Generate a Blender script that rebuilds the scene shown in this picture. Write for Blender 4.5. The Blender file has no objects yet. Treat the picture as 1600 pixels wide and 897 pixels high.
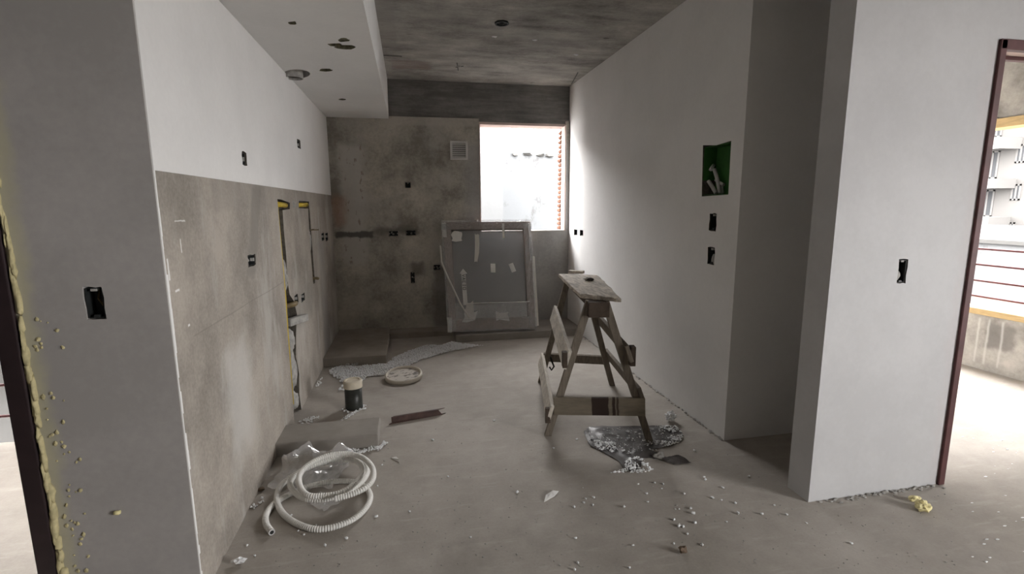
import bpy, bmesh, math, random
from mathutils import Vector, Matrix, noise as mnoise

SC = bpy.context.scene
COL = SC.collection
random.seed(7)

# ------------------------------------------------------------------ camera
F, PITCH, YAW, ROLL, CH = 781.6, .1614, .2016, -.0055, 1.35
_fw = Vector((math.sin(YAW)*math.cos(PITCH), math.cos(YAW)*math.cos(PITCH), -math.sin(PITCH)))
_rt0 = Vector((math.cos(YAW), -math.sin(YAW), 0)); _up0 = _rt0.cross(_fw)
_rt = _rt0*math.cos(ROLL) + _up0*math.sin(ROLL)
_up = -_rt0*math.sin(ROLL) + _up0*math.cos(ROLL)
cam_d = bpy.data.cameras.new('camera'); cam = bpy.data.objects.new('camera', cam_d); COL.objects.link(cam)
cam_d.sensor_width = 36; cam_d.lens = F*36/1600; cam_d.clip_start = .05; cam_d.clip_end = 300
m = Matrix((_rt, _up, -_fw)).transposed().to_4x4(); m.translation = (0, 0, CH); cam.matrix_world = m
SC.camera = cam

# ------------------------------------------------------------------ sky, exposure
W = bpy.data.worlds.new('overcast_sky'); SC.world = W; W.use_nodes = True
bg = W.node_tree.nodes['Background']; bg.inputs[0].default_value = (1.0, .985, .978, 1); bg.inputs[1].default_value = 19.0
SC.view_settings.view_transform = 'Standard'; SC.view_settings.look = 'None'
SC.view_settings.gamma = 1; SC.view_settings.use_curve_mapping = False
SC.view_settings.exposure = 0.8
SC.cycles.use_denoising = True
SC.cycles.max_bounces = 14; SC.cycles.diffuse_bounces = 9; SC.cycles.transparent_max_bounces = 16
SC.cycles.caustics_reflective = False; SC.cycles.caustics_refractive = False
SC.cycles.sample_clamp_indirect = 6

def portal(name, loc, rot, sx, sy):
    d = bpy.data.lights.new(name, 'AREA'); d.shape = 'RECTANGLE'; d.size = sx; d.size_y = sy
    d.cycles.is_portal = True
    o = bpy.data.objects.new(name, d); COL.objects.link(o); o.location = loc; o.rotation_euler = rot
R = math.radians
# sky portals lie in the window openings (they only guide the sampling of the sky)
portal('window_portal', (1.23, 5.60, 1.64), (R(-90), 0, 0), .95, 1.15)
portal('window_portal', (4.72, -1.35, 1.3), (0, R(90), 0), 1.6, 1.7)
portal('window_portal', (4.72, 3.7, 1.22), (0, R(90), 0), 1.5, 3.4)
portal('window_portal', (-2.5, 3.34, 1.25), (R(-90), 0, 0), 3.0, 2.5)

# ------------------------------------------------------------------ pixel helpers (meet a ray of the photo with a real plane)
def _ray(x, y): return _fw + _rt*((x-800)/F) - _up*((y-448.5)/F)
_C = Vector((0, 0, CH))
def pz(x, y, z=0.0): d = _ray(x, y); return _C + d*((z-CH)/d.z)
def pxx(x, y, v): d = _ray(x, y); return _C + d*(v/d.x)
def pyy(x, y, v): d = _ray(x, y); return _C + d*(v/d.y)

# ------------------------------------------------------------------ materials
class NB:
    def __init__(s, name):
        s.m = bpy.data.materials.new(name); s.m.use_nodes = True; s.t = s.m.node_tree
        s.b = s.t.nodes['Principled BSDF']; s.out = s.t.nodes['Material Output']
        s.tc = s.t.nodes.new('ShaderNodeTexCoord'); s.v = s.tc.outputs['Object']
    def n(s, t, **k):
        o = s.t.nodes.new(t)
        for a, v in k.items(): setattr(o, a, v)
        return o
    def put(s, sock, v):
        if hasattr(v, 'is_linked') or isinstance(v, bpy.types.NodeSocket): s.t.links.new(v, sock)
        elif isinstance(v, (tuple, list)) and len(v) == 3 and sock.type == 'RGBA': sock.default_value = (*v, 1)
        else: sock.default_value = v
    def math(s, op, a, b=0.0):
        o = s.n('ShaderNodeMath', operation=op); s.put(o.inputs[0], a); s.put(o.inputs[1], b); return o.outputs[0]
    def mapping(s, scale=(1, 1, 1), rot=(0, 0, 0), loc=(0, 0, 0)):
        o = s.n('ShaderNodeMapping'); o.inputs['Scale'].default_value = scale; o.inputs['Rotation'].default_value = rot
        o.inputs['Location'].default_value = loc; s.t.links.new(s.v, o.inputs[0]); return o.outputs[0]
    def noise(s, sc, det=4, rough=.55, vec=None, dist=0.0):
        o = s.n('ShaderNodeTexNoise'); o.inputs['Scale'].default_value = sc; o.inputs['Detail'].default_value = det
        o.inputs['Roughness'].default_value = rough; o.inputs['Distortion'].default_value = dist
        s.t.links.new(vec or s.v, o.inputs['Vector']); return o.outputs['Fac']
    def ramp(s, fac, stops):
        o = s.n('ShaderNodeValToRGB'); s.t.links.new(fac, o.inputs[0]); e = o.color_ramp.elements
        while len(e) > 1: e.remove(e[0])
        for i, (p, c) in enumerate(stops):
            x = e[0] if i == 0 else e.new(p)
            x.position = p; x.color = (*c, 1) if len(c) == 3 else c
        return o.outputs[0]
    def mix(s, f, a, b, mode='MIX'):
        o = s.n('ShaderNodeMix', data_type='RGBA', blend_type=mode)
        s.put(o.inputs[0], f); s.put(o.inputs[6], a); s.put(o.inputs[7], b); return o.outputs[2]
    def rng(s, v, a, b, c=0., d=1.):
        o = s.n('ShaderNodeMapRange', interpolation_type='SMOOTHSTEP')
        s.t.links.new(v, o.inputs[0])
        for i, q in enumerate((a, b, c, d)): o.inputs[i+1].default_value = q
        return o.outputs[0]
    def rect(s, ax, u0, u1, v0, v1, soft=.03, warp=.05, wsc=9, shear=0):
        """mask of a stain with its own ragged shape on the surface"""
        nz = s.n('ShaderNodeTexNoise'); nz.inputs['Scale'].default_value = wsc; nz.inputs['Detail'].default_value = 5
        s.t.links.new(s.v, nz.inputs['Vector'])
        sub = s.n('ShaderNodeVectorMath', operation='SUBTRACT'); s.t.links.new(nz.outputs['Color'], sub.inputs[0]); sub.inputs[1].default_value = (.5, .5, .5)
        sca = s.n('ShaderNodeVectorMath', operation='SCALE'); s.t.links.new(sub.outputs[0], sca.inputs[0]); sca.inputs['Scale'].default_value = warp*2
        add = s.n('ShaderNodeVectorMath', operation='ADD'); s.t.links.new(s.v, add.inputs[0]); s.t.links.new(sca.outputs[0], add.inputs[1])
        sp = s.n('ShaderNodeSeparateXYZ'); s.t.links.new(add.outputs[0], sp.inputs[0])
        a = sp.outputs[ax[0]]; b = sp.outputs[ax[1]]
        if shear: a = s.math('SUBTRACT', a, s.math('MULTIPLY', s.math('SUBTRACT', b, v0), shear))
        r = s.math('MULTIPLY', s.rng(a, u0-soft, u0+soft), s.rng(a, u1-soft, u1+soft, 1, 0))
        return s.math('MULTIPLY', r, s.math('MULTIPLY', s.rng(b, v0-soft, v0+soft), s.rng(b, v1-soft, v1+soft, 1, 0)))
    def done(s, col, rough=.8, bump=None, bs=.3, bd=.01, spec=.3):
        s.put(s.b.inputs['Base Color'], col); s.put(s.b.inputs['Roughness'], rough)
        s.b.inputs['Specular IOR Level'].default_value = spec
        if bump is not None:
            o = s.n('ShaderNodeBump'); o.inputs['Strength'].default_value = bs; o.inputs['Distance'].default_value = bd
            s.t.links.new(bump, o.inputs['Height']); s.t.links.new(o.outputs[0], s.b.inputs['Normal'])
        return s.m

def simple(name, c, rough=.6, var=.12, sc=25, bs=.15, metal=0, spec=.4):
    b = NB(name); n = b.noise(sc)
    lo = tuple(max(0, x*(1-var)) for x in c); hi = tuple(min(1, x*(1+var)) for x in c)
    mm = b.done(b.ramp(n, [(.3, lo), (.7, hi)]), rough, n, bs, .003, spec); b.b.inputs['Metallic'].default_value = metal
    return mm

M = {}
def mottled(name, c, var=.06, sc=3., fine=60, bs=.08, rough=.85):
    b = NB(name); n1 = b.noise(sc, 6, .6); n2 = b.noise(fine, 3, .6)
    f = b.math('ADD', b.math('MULTIPLY', n1, .75), b.math('MULTIPLY', n2, .25))
    lo = tuple(x*(1-var) for x in c); hi = tuple(min(1, x*(1+var)) for x in c)
    return b, b.ramp(f, [(.38, lo), (.62, hi)]), n2

b, c, n2 = mottled('white_plaster', (.78, .772, .762), .035, 2.2, 45); M['white'] = b.done(c, .85, n2, .06, .004)
b, c, n2 = mottled('white_plaster_pier', (.55, .548, .555), .05, 3, 45)
c = b.mix(b.math('MULTIPLY', b.rect('XZ', 2.42, 2.46, 0, 2.0, .03, .05), .35), c, (.55, .5, .5)); M['pier_r'] = b.done(c, .85, n2, .06, .004)
b, c, n2 = mottled('grey_plaster_pier', (.37, .352, .34), .09, 2.0, 45)
c = b.mix(b.math('MULTIPLY', b.rect('XZ', -1.22, -1.115, .0, 1.7, .022, .03, 14), .42), c, (.52, .49, .28))
M['pier_l'] = b.done(c, .9, n2, .06, .004)
# grey float plaster of the left wall
b, c, n2 = mottled('grey_float_plaster', (.335, .302, .264), .28, 2.3, 70)
st = b.noise(3.2, 6, .65, b.mapping((1, 1.6, .45)))
c = b.mix(b.rng(st, .50, .68, 0, .7), c, (.46, .44, .41))
st2 = b.noise(1.6, 6, .65, b.mapping((1, 1, .6), loc=(2, 8, 1))); c = b.mix(b.rng(st2, .52, .72, 0, .6), c, (.25, .225, .195))
c = b.mix(b.math('MULTIPLY', b.rect('YZ', 2.53, 2.68, 1.02, 1.46, .025, .035, 9, .5), .7), c, (.22, .205, .185))
c = b.mix(b.math('MULTIPLY', b.rect('YZ', 3.45, 4.05, .55, .78, .06, .1, 5), .45), c, (.22, .21, .19))
c = b.mix(b.math('MULTIPLY', b.rect('YZ', 2.15, 2.45, .25, .75, .09, .12, 7), .55), c, (.56, .55, .53))
c = b.mix(b.math('MULTIPLY', b.rect('YZ', 4.45, 4.75, .1, 1.05, .08, .08, 5), .4), c, (.30, .30, .30))
c = b.mix(b.math('MULTIPLY', b.rect('YZ', 2.2, 5.4, 1.34, 1.5, .02, .04, 5), .25), c, (.24, .22, .2))
for (y0, y1, z0, z1) in ((1.85, 1.93, 1.303, 1.306), (1.875, 1.881, 1.20, 1.245), (1.80, 1.83, 1.075, 1.083), (1.765, 1.775, 1.12, 1.19), (1.865, 1.88, .945, .953)):
    c = b.mix(b.rect('YZ', y0, y1, z0, z1, .0025, .005, 40), c, (.78, .77, .75))
c = b.mix(b.math('MULTIPLY', b.rect('YZ', 1.9, 3.2, .9, .904, .003, .006, 3), .6), c, (.2, .18, .16))
M['grey'] = b.done(c, .9, n2, .25, .004)
# dark cement plaster of the back wall
b, c, n2 = mottled('cement_back_wall', (.40, .375, .33), .36, 2.4, 40)
st = b.noise(2.6, 7, .68)
c = b.mix(b.rng(st, .48, .68, 0, .8), c, (.48, .46, .43))
st2 = b.noise(1.3, 6, .7, b.mapping((1, 1, 1), loc=(4, 2, 9))); c = b.mix(b.rng(st2, .5, .68, 0, .75), c, (.22, .198, .16))
sp = b.noise(14, 5, .6, b.mapping((1.5, 1, .7)))
c = b.mix(b.math('MULTIPLY', b.rect('XZ', -.66, -.42, .75, 1.95, .05, .09, 5), .8), c, (.54, .52, .49))
c = b.mix(b.math('MULTIPLY', b.math('MULTIPLY', b.rect('XZ', -.68, -.38, .75, 2.0, .05, .09, 5), b.rng(sp, .58, .66)), .8), c, (.28, .22, .18))
c = b.mix(b.math('MULTIPLY', b.rect('XZ', -.75, -.62, 1.15, 1.45, .04, .06, 6), .6), c, (.40, .25, .18))
c = b.mix(b.math('MULTIPLY', b.rect('XZ', -.74, -.36, 1.035, 1.095, .012, .03, 14), .9), c, (.11, .105, .098))
c = b.mix(b.math('MULTIPLY', b.rect('XZ', -.36, .09, 1.06, 1.13, .03, .06, 10), .7), c, (.14, .13, .12))
c = b.mix(b.math('MULTIPLY', b.rect('XZ', .02, .14, .62, .76, .03, .05, 9), .7), c, (.15, .14, .125))
c = b.mix(b.math('MULTIPLY', b.rect('XZ', .24, .40, .05, .72, .04, .06, 5), .6), c, (.15, .14, .13))
c = b.mix(b.math('MULTIPLY', b.rect('XZ', -.02, .06, 1.56, 1.68, .03, .05, 9), .5), c, (.17, .155, .135))
c = b.mix(b.math('MULTIPLY', b.rect('XZ', -.2, .75, 2.16, 2.26, .012, .02, 8), .5), c, (.52, .49, .45))
c = b.mix(b.math('MULTIPLY', b.rect('XZ', .6, 1.8, .0, 2.0, .08, .05, 4), .6), c, (.32, .32, .325))
M['back'] = b.done(c, .9, n2, .3, .006)
# board-marked concrete
def concrete(name, c, stripe=(1.2, 14, 14), var=.3):
    b = NB(name); s1 = b.noise(3.0, 8, .65, b.mapping(stripe)); s2 = b.noise(2.2, 6, .6); n3 = b.noise(50, 4, .7)
    f = b.math('ADD', b.math('MULTIPLY', s1, .45), b.math('ADD', b.math('MULTIPLY', s2, .42), b.math('MULTIPLY', n3, .13)))
    lo = tuple(x*(1-var) for x in c); hi = tuple(x*(1+var) for x in c)
    col = b.ramp(f, [(.38, lo), (.62, hi)])
    return b, col, f
b, c, f = concrete('board_marked_concrete_ceiling', (.36, .345, .322), (.9, 2.4, 2.4), .5)
pat = b.noise(9, 6, .7, b.mapping((.5, 1.6, 1))); c = b.mix(b.rng(pat, .62, .72, 0, .7), c, (.10, .09, .08))
pat = b.noise(1.1, 4, .6, b.mapping((1, 1, 1), loc=(3, 5, 0))); c = b.mix(b.rng(pat, .5, .7, 0, .5), c, (.27, .265, .25))
c = b.mix(b.math('MULTIPLY', b.rect('XY', -.16, -.04, 1.5, 4.35, .008, .01, 5), .45), c, (.30, .28, .26))
c = b.mix(b.math('MULTIPLY', b.rect('XY', .1, 1.5, 4.52, 4.535, .005, .015, 4), .6), c, (.36, .32, .30))
c = b.mix(b.math('MULTIPLY', b.rect('XY', -.1, .25, 4.7, 4.98, .03, .05, 6), .35), c, (.20, .12, .10))
M['ceiling'] = b.done(c, .85, f, .35, .01)
b, c, f = concrete('dark_concrete_beam', (.22, .212, .205), (1.2, 5, 9), .35)
c = b.mix(b.math('MULTIPLY', b.rect('XZ', .2, .9, 2.44, 2.5, .02, .04, 5), .5), c, (.13, .12, .115))
M['beam'] = b.done(c, .9, f, .3, .008)
b, c, f = concrete('raw_concrete', (.33, .315, .29), (2, 2, 4), .25); M['concrete'] = b.done(c, .9, f, .25, .006)
b, c, f = concrete('concrete_window_wall', (.34, .32, .29), (1.5, 1.5, 1.5), .4)
c = b.mix(b.math('MULTIPLY', b.rect('YZ', 2.9, 3.1, .2, .4, .03, .06, 12), .7), c, (.15, .14, .13))
for y in (2.98, 3.08, 3.15): c = b.mix(b.math('MULTIPLY', b.rect('YZ', y, y+.012, .05, .42, .01, .01, 8), .6), c, (.62, .61, .58))
M['winwall'] = b.done(c, .9, f, .25, .006)
# floor screed
b = NB('dusty_concrete_floor'); n1 = b.noise(1.1, 7, .6); n2 = b.noise(7, 6, .65); n3 = b.noise(90, 3, .7)
f = b.math('ADD', b.math('MULTIPLY', n1, .5), b.math('ADD', b.math('MULTIPLY', n2, .32), b.math('MULTIPLY', n3, .18)))
c = b.ramp(f, [(.3, (.27, .245, .215)), (.5, (.37, .34, .305)), (.7, (.46, .43, .39))])
sw = b.noise(5, 5, .6, b.mapping((1, 5, 1), (0, 0, .5))); c = b.mix(b.rng(sw, .55, .7, 0, .35), c, (.48, .45, .415))
dk = b.noise(2.3, 5, .6, b.mapping((1, 1, 1), loc=(7, 1, 0))); c = b.mix(b.rng(dk, .56, .75, 0, .4), c, (.19, .17, .15))
M['floor'] = b.done(c, .82, f, .25, .006, .3)
M['plinth'] = simple('cement_plinth', (.27, .248, .222), .9, .15, 6, .3)
M['plinth2'] = simple('brown_cement_plinth', (.27, .24, .205), .9, .18, 6, .3)
M['mortar'] = simple('grey_mortar', (.36, .35, .33), .95, .25, 30, .6)
M['darkraw'] = simple('broken_masonry', (.10, .088, .072), .95, .4, 40, .8)
M['gyps'] = simple('olive_gypsum_core', (.13, .12, .075), .95, .4, 60, .6)
M['blackbox'] = simple('black_plastic', (.018, .02, .02), .5, .3, 30, .1)
M['greenbox'] = simple('green_plastic', (.035, .13, .026), .55, .3, 8, .1)
M['conduit'] = simple('grey_conduit', (.58, .57, .56), .55, .1, 30, .1)
M['whitepvc'] = simple('white_pvc', (.74, .73, .70), .45, .05, 20, .1)
M['vent'] = simple('white_vent_plastic', (.62, .61, .59), .45, .05, 20, .05)
M['wood'] = None
def wood(name, c, axis_scale, var=.35, rough=.85):
    b = NB(name); g = b.noise(5, 7, .6, b.mapping(axis_scale), 1.2); n = b.noise(8, 5, .6)
    f = b.math('ADD', b.math('MULTIPLY', g, .65), b.math('MULTIPLY', n, .35))
    lo = tuple(x*(1-var) for x in c); hi = tuple(x*(1+var) for x in c)
    return b, b.ramp(f, [(.35, lo), (.65, hi)]), g
b, c, g = wood('weathered_leg_wood', (.19, .162, .13), (9, 9, 1)); M['wood'] = b.done(c, .85, g, .3, .004)
b, c, g = wood('weathered_plank_wood', (.52, .47, .41), (7, 1.4, 7), .5); M['plank'] = b.done(c, .9, g, .8, .008)
b, c, g = wood('pale_dusty_board_wood', (.52, .48, .42), (6, 1, 3), .3); M['board'] = b.done(c, .9, g, .4, .004)
b, c, g = wood('front_board_wood', (.22, .19, .145), (1, 6, 6), .25)
c = b.mix(b.rect('XZ', -.04, .055, -2, 2, .003, .006, 30), c, (.045, .03, .024))
c = b.mix(b.rect('XZ', .075, .092, -2, 2, .003, .006, 30), c, (.05, .033, .027))
c = b.mix(b.rect('XZ', .1, .112, -2, 2, .003, .006, 30), c, (.07, .05, .04)); M['fboard'] = b.done(c, .85, g, .3, .004)
b, c, g = wood('dark_block_wood', (.07, .052, .04), (3, 3, 3)); M['dwood'] = b.done(c, .9, g, .4, .004)
b, c, g = wood('yellow_pine_wood', (.50, .36, .18), (6, 1, 6), .18); M['pine'] = b.done(c, .7, g, .15, .003)
b, c, g = wood('window_frame_brown', (.215, .165, .14), (4, 4, 4), .2); M['wframe'] = b.done(c, .45, g, .1, .002)
M['maroon'] = simple('maroon_primer_steel', (.095, .034, .034), .5, .25, 12, .1)
M['darkmaroon'] = simple('dark_maroon_steel', (.022, .012, .014), .5, .3, 12, .1)
M['redbar'] = simple('red_primer_bar', (.10, .032, .036), .5, .2, 20, .1)
M['foam'] = simple('yellow_pu_foam', (.50, .44, .25), .85, .2, 40, .5)
M['foam2'] = simple('pale_yellow_foam', (.78, .70, .38), .85, .15, 40, .5)
M['eps'] = simple('white_polystyrene', (.80, .81, .82), .75, .05, 80, .2)
M['blackfilm'] = simple('black_plastic_film', (.075, .068, .066), .35, .3, 9, .4, spec=.6)
M['pipeblack'] = simple('black_drain_pipe', (.028, .03, .026), .4, .4, 12, .2)
M['cap'] = simple('cream_pipe_cap', (.56, .50, .40), .6, .1, 18, .2)
M['rust'] = simple('rusty_steel', (.065, .035, .028), .7, .35, 18, .3)
M['paper'] = simple('white_paper', (.72, .71, .69), .8, .05, 30, .1)
M['foil'] = simple('crumpled_foil', (.88, .9, .92), .25, .05, 30, .2, 0)
M['brown'] = simple('brown_debris', (.14, .10, .07), .9, .3, 30, .4)
M['yellowpipe'] = simple('yellow_gas_pipe', (.55, .40, .05), .5, .15, 20, .1)
M['copper'] = simple('dark_pipe', (.17, .125, .06), .6, .3, 30, .2)
M['brick'] = simple('orange_hollow_brick', (.15, .062, .034), .9, .2, 14, .4)
M['reveal'] = simple('pinkish_render', (.60, .49, .45), .9, .15, 8, .4)
M['extwhite'] = None
b, c, n2 = mottled('exterior_white_wall', (.082, .084, .086), .03, .8, 20)  # shade put into the colour: white wall darkened against the bright sky
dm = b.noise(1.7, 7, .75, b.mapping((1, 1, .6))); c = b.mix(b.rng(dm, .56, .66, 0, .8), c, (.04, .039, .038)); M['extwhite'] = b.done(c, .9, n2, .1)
b, c, n2 = mottled('courtyard_render', (.074, .077, .08), .03, .8, 20)  # white render darkened in its colour so full sky light doesn't burn it out
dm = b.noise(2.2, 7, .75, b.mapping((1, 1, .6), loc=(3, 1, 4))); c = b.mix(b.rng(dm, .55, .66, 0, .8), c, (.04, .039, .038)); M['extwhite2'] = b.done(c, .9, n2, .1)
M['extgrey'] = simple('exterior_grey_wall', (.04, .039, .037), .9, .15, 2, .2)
M['extcream'] = simple('apartment_render', (.062, .059, .056), .9, .03, 1, .1)  # pale apartment walls darkened in colour to hold back the sky's brightness
M['extband'] = simple('apartment_parapet', (.078, .075, .072), .9, .03, 1, .1)  # pale parapets likewise darkened in colour to tame the sky light
M['glassdark'] = simple('far_window_glass', (.034, .035, .037), .7, .1, 2, .05, 0, .05)
M['roofgrey'] = simple('grey_roof_sheet', (.08, .082, .083), .8, .2, 3, .2)
M['ground'] = simple('street_ground', (.30, .29, .28), .9, .15, .6, .2)
M['sticker'] = simple('paper_sticker', (.66, .65, .62), .7, .04, 30, .05)
M['ink'] = simple('black_ink', (.03, .03, .03), .7, .1, 30, 0)
M['tapepale'] = simple('pale_tape', (.60, .58, .53), .5, .05, 20, .1)

def film(name, tr, tint, gl=.25, rough=.18, bsc=30, bs=.5):
    b = NB(name); t = b.t; n = b.noise(bsc, 4, .6)
    bp = b.n('ShaderNodeBump'); bp.inputs['Strength'].default_value = bs; bp.inputs['Distance'].default_value = .01; t.links.new(n, bp.inputs['Height'])
    T = b.n('ShaderNodeBsdfTransparent'); D = b.n('ShaderNodeBsdfDiffuse'); G = b.n('ShaderNodeBsdfGlossy')
    D.inputs[0].default_value = (*tint, 1); G.inputs[0].default_value = (1, 1, 1, 1); G.inputs['Roughness'].default_value = rough
    t.links.new(bp.outputs[0], G.inputs['Normal']); t.links.new(bp.outputs[0], D.inputs['Normal'])
    m1 = b.n('ShaderNodeMixShader'); m1.inputs[0].default_value = gl; t.links.new(D.outputs[0], m1.inputs[1]); t.links.new(G.outputs[0], m1.inputs[2])
    m2 = b.n('ShaderNodeMixShader'); m2.inputs[0].default_value = tr; t.links.new(m1.outputs[0], m2.inputs[1]); t.links.new(T.outputs[0], m2.inputs[2])
    t.links.new(m2.outputs[0], b.out.inputs['Surface']); return b.m
M['bag'] = film('clear_crumpled_plastic', .5, (.7, .69, .69), .4, .2, 14, .6)
M['wrap'] = film('clear_wrap_film', .68, (.34, .34, .35), .55, .16, 45, .8)
M['pane'] = film('dusty_window_glass', .5, (.34, .35, .365), .18, .12, 4, .03)

# ------------------------------------------------------------------ mesh helpers
class MB:
    def __init__(s): s.v = []; s.f = []
    def add(s, vs, fs):
        o = len(s.v); s.v += [Vector(p) for p in vs]; s.f += [tuple(i+o for i in q) for q in fs]; return s
    def box(s, x0, x1, y0, y1, z0, z1):
        return s.add([(x, y, z) for z in (z0, z1) for y in (y0, y1) for x in (x0, x1)],
                     [(0, 2, 3, 1), (4, 5, 7, 6), (0, 1, 5, 4), (2, 6, 7, 3), (0, 4, 6, 2), (1, 3, 7, 5)])
    def prism(s, poly, vec):
        n = len(poly); vec = Vector(vec); a = [Vector(p) for p in poly]
        return s.add(a+[p+vec for p in a], [tuple(range(n-1, -1, -1)), tuple(range(n, 2*n))]+[(i, (i+1) % n, n+(i+1) % n, n+i) for i in range(n)])
    def beam(s, p0, p1, w, h, up=(0, 0, 1), cut=None):
        """box from p0 to p1; w across, h along 'up'"""
        p0 = Vector(p0); p1 = Vector(p1); d = (p1-p0).normalized(); r = d.cross(Vector(up)).normalized(); u = r.cross(d)
        q = []
        for p in (p0, p1):
            for a, c in ((-1, -1), (1, -1), (1, 1), (-1, 1)): q.append(p+r*(a*w/2)+u*(c*h/2))
        return s.add(q, [(0, 1, 2, 3), (7, 6, 5, 4), (0, 4, 5, 1), (1, 5, 6, 2), (2, 6, 7, 3), (3, 7, 4, 0)])
    def tube(s, pts, r, n=10, caps=True, rad=None):
        pts = [Vector(p) for p in pts]; t = (pts[1]-pts[0]).normalized()
        nv = t.orthogonal().normalized(); vs = []; L = len(pts)
        for i, p in enumerate(pts):
            t2 = (pts[min(i+1, L-1)]-pts[max(i-1, 0)]).normalized()
            nv = (nv - t2*nv.dot(t2)).normalized(); bv = t2.cross(nv); rr = rad[i] if rad else r
            vs += [p + (nv*math.cos(2*math.pi*k/n) + bv*math.sin(2*math.pi*k/n))*rr for k in range(n)]
        fs = [(i*n+k, i*n+(k+1) % n, (i+1)*n+(k+1) % n, (i+1)*n+k) for i in range(L-1) for k in range(n)]
        if caps: fs += [tuple(range(n-1, -1, -1)), tuple(range((L-1)*n, L*n))]
        return s.add(vs, fs)
    def lathe(s, c, prof, n=40, axis='Z'):
        c = Vector(c); vs = []
        for r, z in prof:
            for k in range(n):
                a = 2*math.pi*k/n; p = Vector((r*math.cos(a), r*math.sin(a), z))
                if axis == 'X': p = Vector((z, p.x, p.y))
                if axis == 'Y': p = Vector((p.x, z, p.y))
                vs.append(c+p)
        L = len(prof)
        fs = [(i*n+k, i*n+(k+1) % n, (i+1)*n+(k+1) % n, (i+1)*n+k) for i in range(L-1) for k in range(n)]
        return s.add(vs, fs)
    def lump(s, c, r, seed=0, sq=(1, 1, 1), sub=2, rough=.45, fr=1.6):
        bm = bmesh.new(); bmesh.ops.create_icosphere(bm, subdivisions=sub, radius=1)
        vs = []
        for v in bm.verts:
            k = 1+rough*mnoise.noise(v.co*fr+Vector((seed*3.1, seed*1.7, seed*.9)))*1.6
            vs.append(Vector(c)+Vector((v.co.x*sq[0], v.co.y*sq[1], v.co.z*sq[2]))*r*k)
        fs = [tuple(v.index for v in f.verts) for f in bm.faces]; bm.free()
        return s.add(vs, fs)
    def build(s, name, mat, parent=None, bevel=0, smooth=False, solid=0):
        o0 = Vector(parent.matrix_world.translation) if parent is not None and parent.parent is None else Vector((0, 0, 0))
        if parent is not None:
            q = parent; o0 = Vector((0, 0, 0))
            while q is not None: o0 += q.location; q = q.parent
        me = bpy.data.meshes.new(name); me.from_pydata([tuple(p-o0) for p in s.v], [], s.f); me.update()
        bm = bmesh.new(); bm.from_mesh(me); bmesh.ops.recalc_face_normals(bm, faces=bm.faces); bm.to_mesh(me); bm.free()
        me.materials.append(M[mat] if isinstance(mat, str) else mat)
        if smooth:
            for p in me.polygons: p.use_smooth = True
        o = bpy.data.objects.new(name, me); COL.objects.link(o)
        if parent is not None: o.parent = parent
        if solid: k = o.modifiers.new('solid', 'SOLIDIFY'); k.thickness = solid
        if bevel: k = o.modifiers.new('bevel', 'BEVEL'); k.width = bevel; k.segments = 2; k.limit_method = 'ANGLE'
        return o

def tag(o, label=None, cat=None, group=None, kind=None):
    if label: o['label'] = label
    if cat: o['category'] = cat
    if group: o['group'] = group
    if kind: o['kind'] = kind
    return o
def thing(name, loc, label, cat, group=None):
    o = bpy.data.objects.new(name, None); COL.objects.link(o); o.location = loc; o.empty_display_size = .05
    return tag(o, label, cat, group)
def struct(name, mb, mat, label, parent=None, bevel=0):
    return tag(mb.build(name, mat, parent, bevel), label, None, None, None if parent else 'structure')

def cut(o, cutter, mat):
    """carve the cutter's volume out of o for good"""
    me = bpy.data.meshes.new('cut'); me.from_pydata([tuple(p) for p in cutter.v], [], cutter.f); me.update()
    bm = bmesh.new(); bm.from_mesh(me); bmesh.ops.recalc_face_normals(bm, faces=bm.faces); bm.to_mesh(me); bm.free()
    me.materials.append(M[mat]); co = bpy.data.objects.new('cut', me); COL.objects.link(co)
    k = o.modifiers.new('cut', 'BOOLEAN'); k.operation = 'DIFFERENCE'; k.object = co; k.solver = 'EXACT'; k.use_self = True; k.material_mode = 'TRANSFER'
    dg = bpy.context.evaluated_depsgraph_get(); new = bpy.data.meshes.new_from_object(o.evaluated_get(dg), depsgraph=dg)
    o.modifiers.remove(k); o.data = new; bpy.data.objects.remove(co); bpy.data.meshes.remove(me)
    return o

def ragged(a, b, n=3, j=.004, seed=0):
    """ragged rectangle outline in 2D from corner a to corner b"""
    r = random.Random(seed); u0, v0 = a; u1, v1 = b; pts = []
    for (p, q) in (((u0, v0), (u1, v0)), ((u1, v0), (u1, v1)), ((u1, v1), (u0, v1)), ((u0, v1), (u0, v0))):
        for i in range(n):
            t = i/n; pts.append((p[0]+(q[0]-p[0])*t+r.uniform(-j, j), p[1]+(q[1]-p[1])*t+r.uniform(-j, j)))
    return pts

# wall planes: how a 2D (u, z) point sits on each, and the direction into the wall
PL = {'left': (lambda u, z: Vector((-.755, u, z)), Vector((-1, 0, 0))),
      'right': (lambda u, z: Vector((1.742, u, z)), Vector((1, 0, 0))),
      'back': (lambda u, z: Vector((u, 5.36, z)), Vector((0, 1, 0))),
      'pierl': (lambda u, z: Vector((u, 1.74, z)), Vector((0, 1, 0))),
      'pierr': (lambda u, z: Vector((u, 1.79, z)), Vector((0, 1, 0)))}
def onwall(pl, x, y):
    if pl == 'left': p = pxx(x, y, -.755); return p.y, p.z
    if pl == 'right': p = pxx(x, y, 1.742); return p.y, p.z
    p = pyy(x, y, {'back': 5.36, 'pierl': 1.74, 'pierr': 1.79}[pl]); return p.x, p.z

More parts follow.
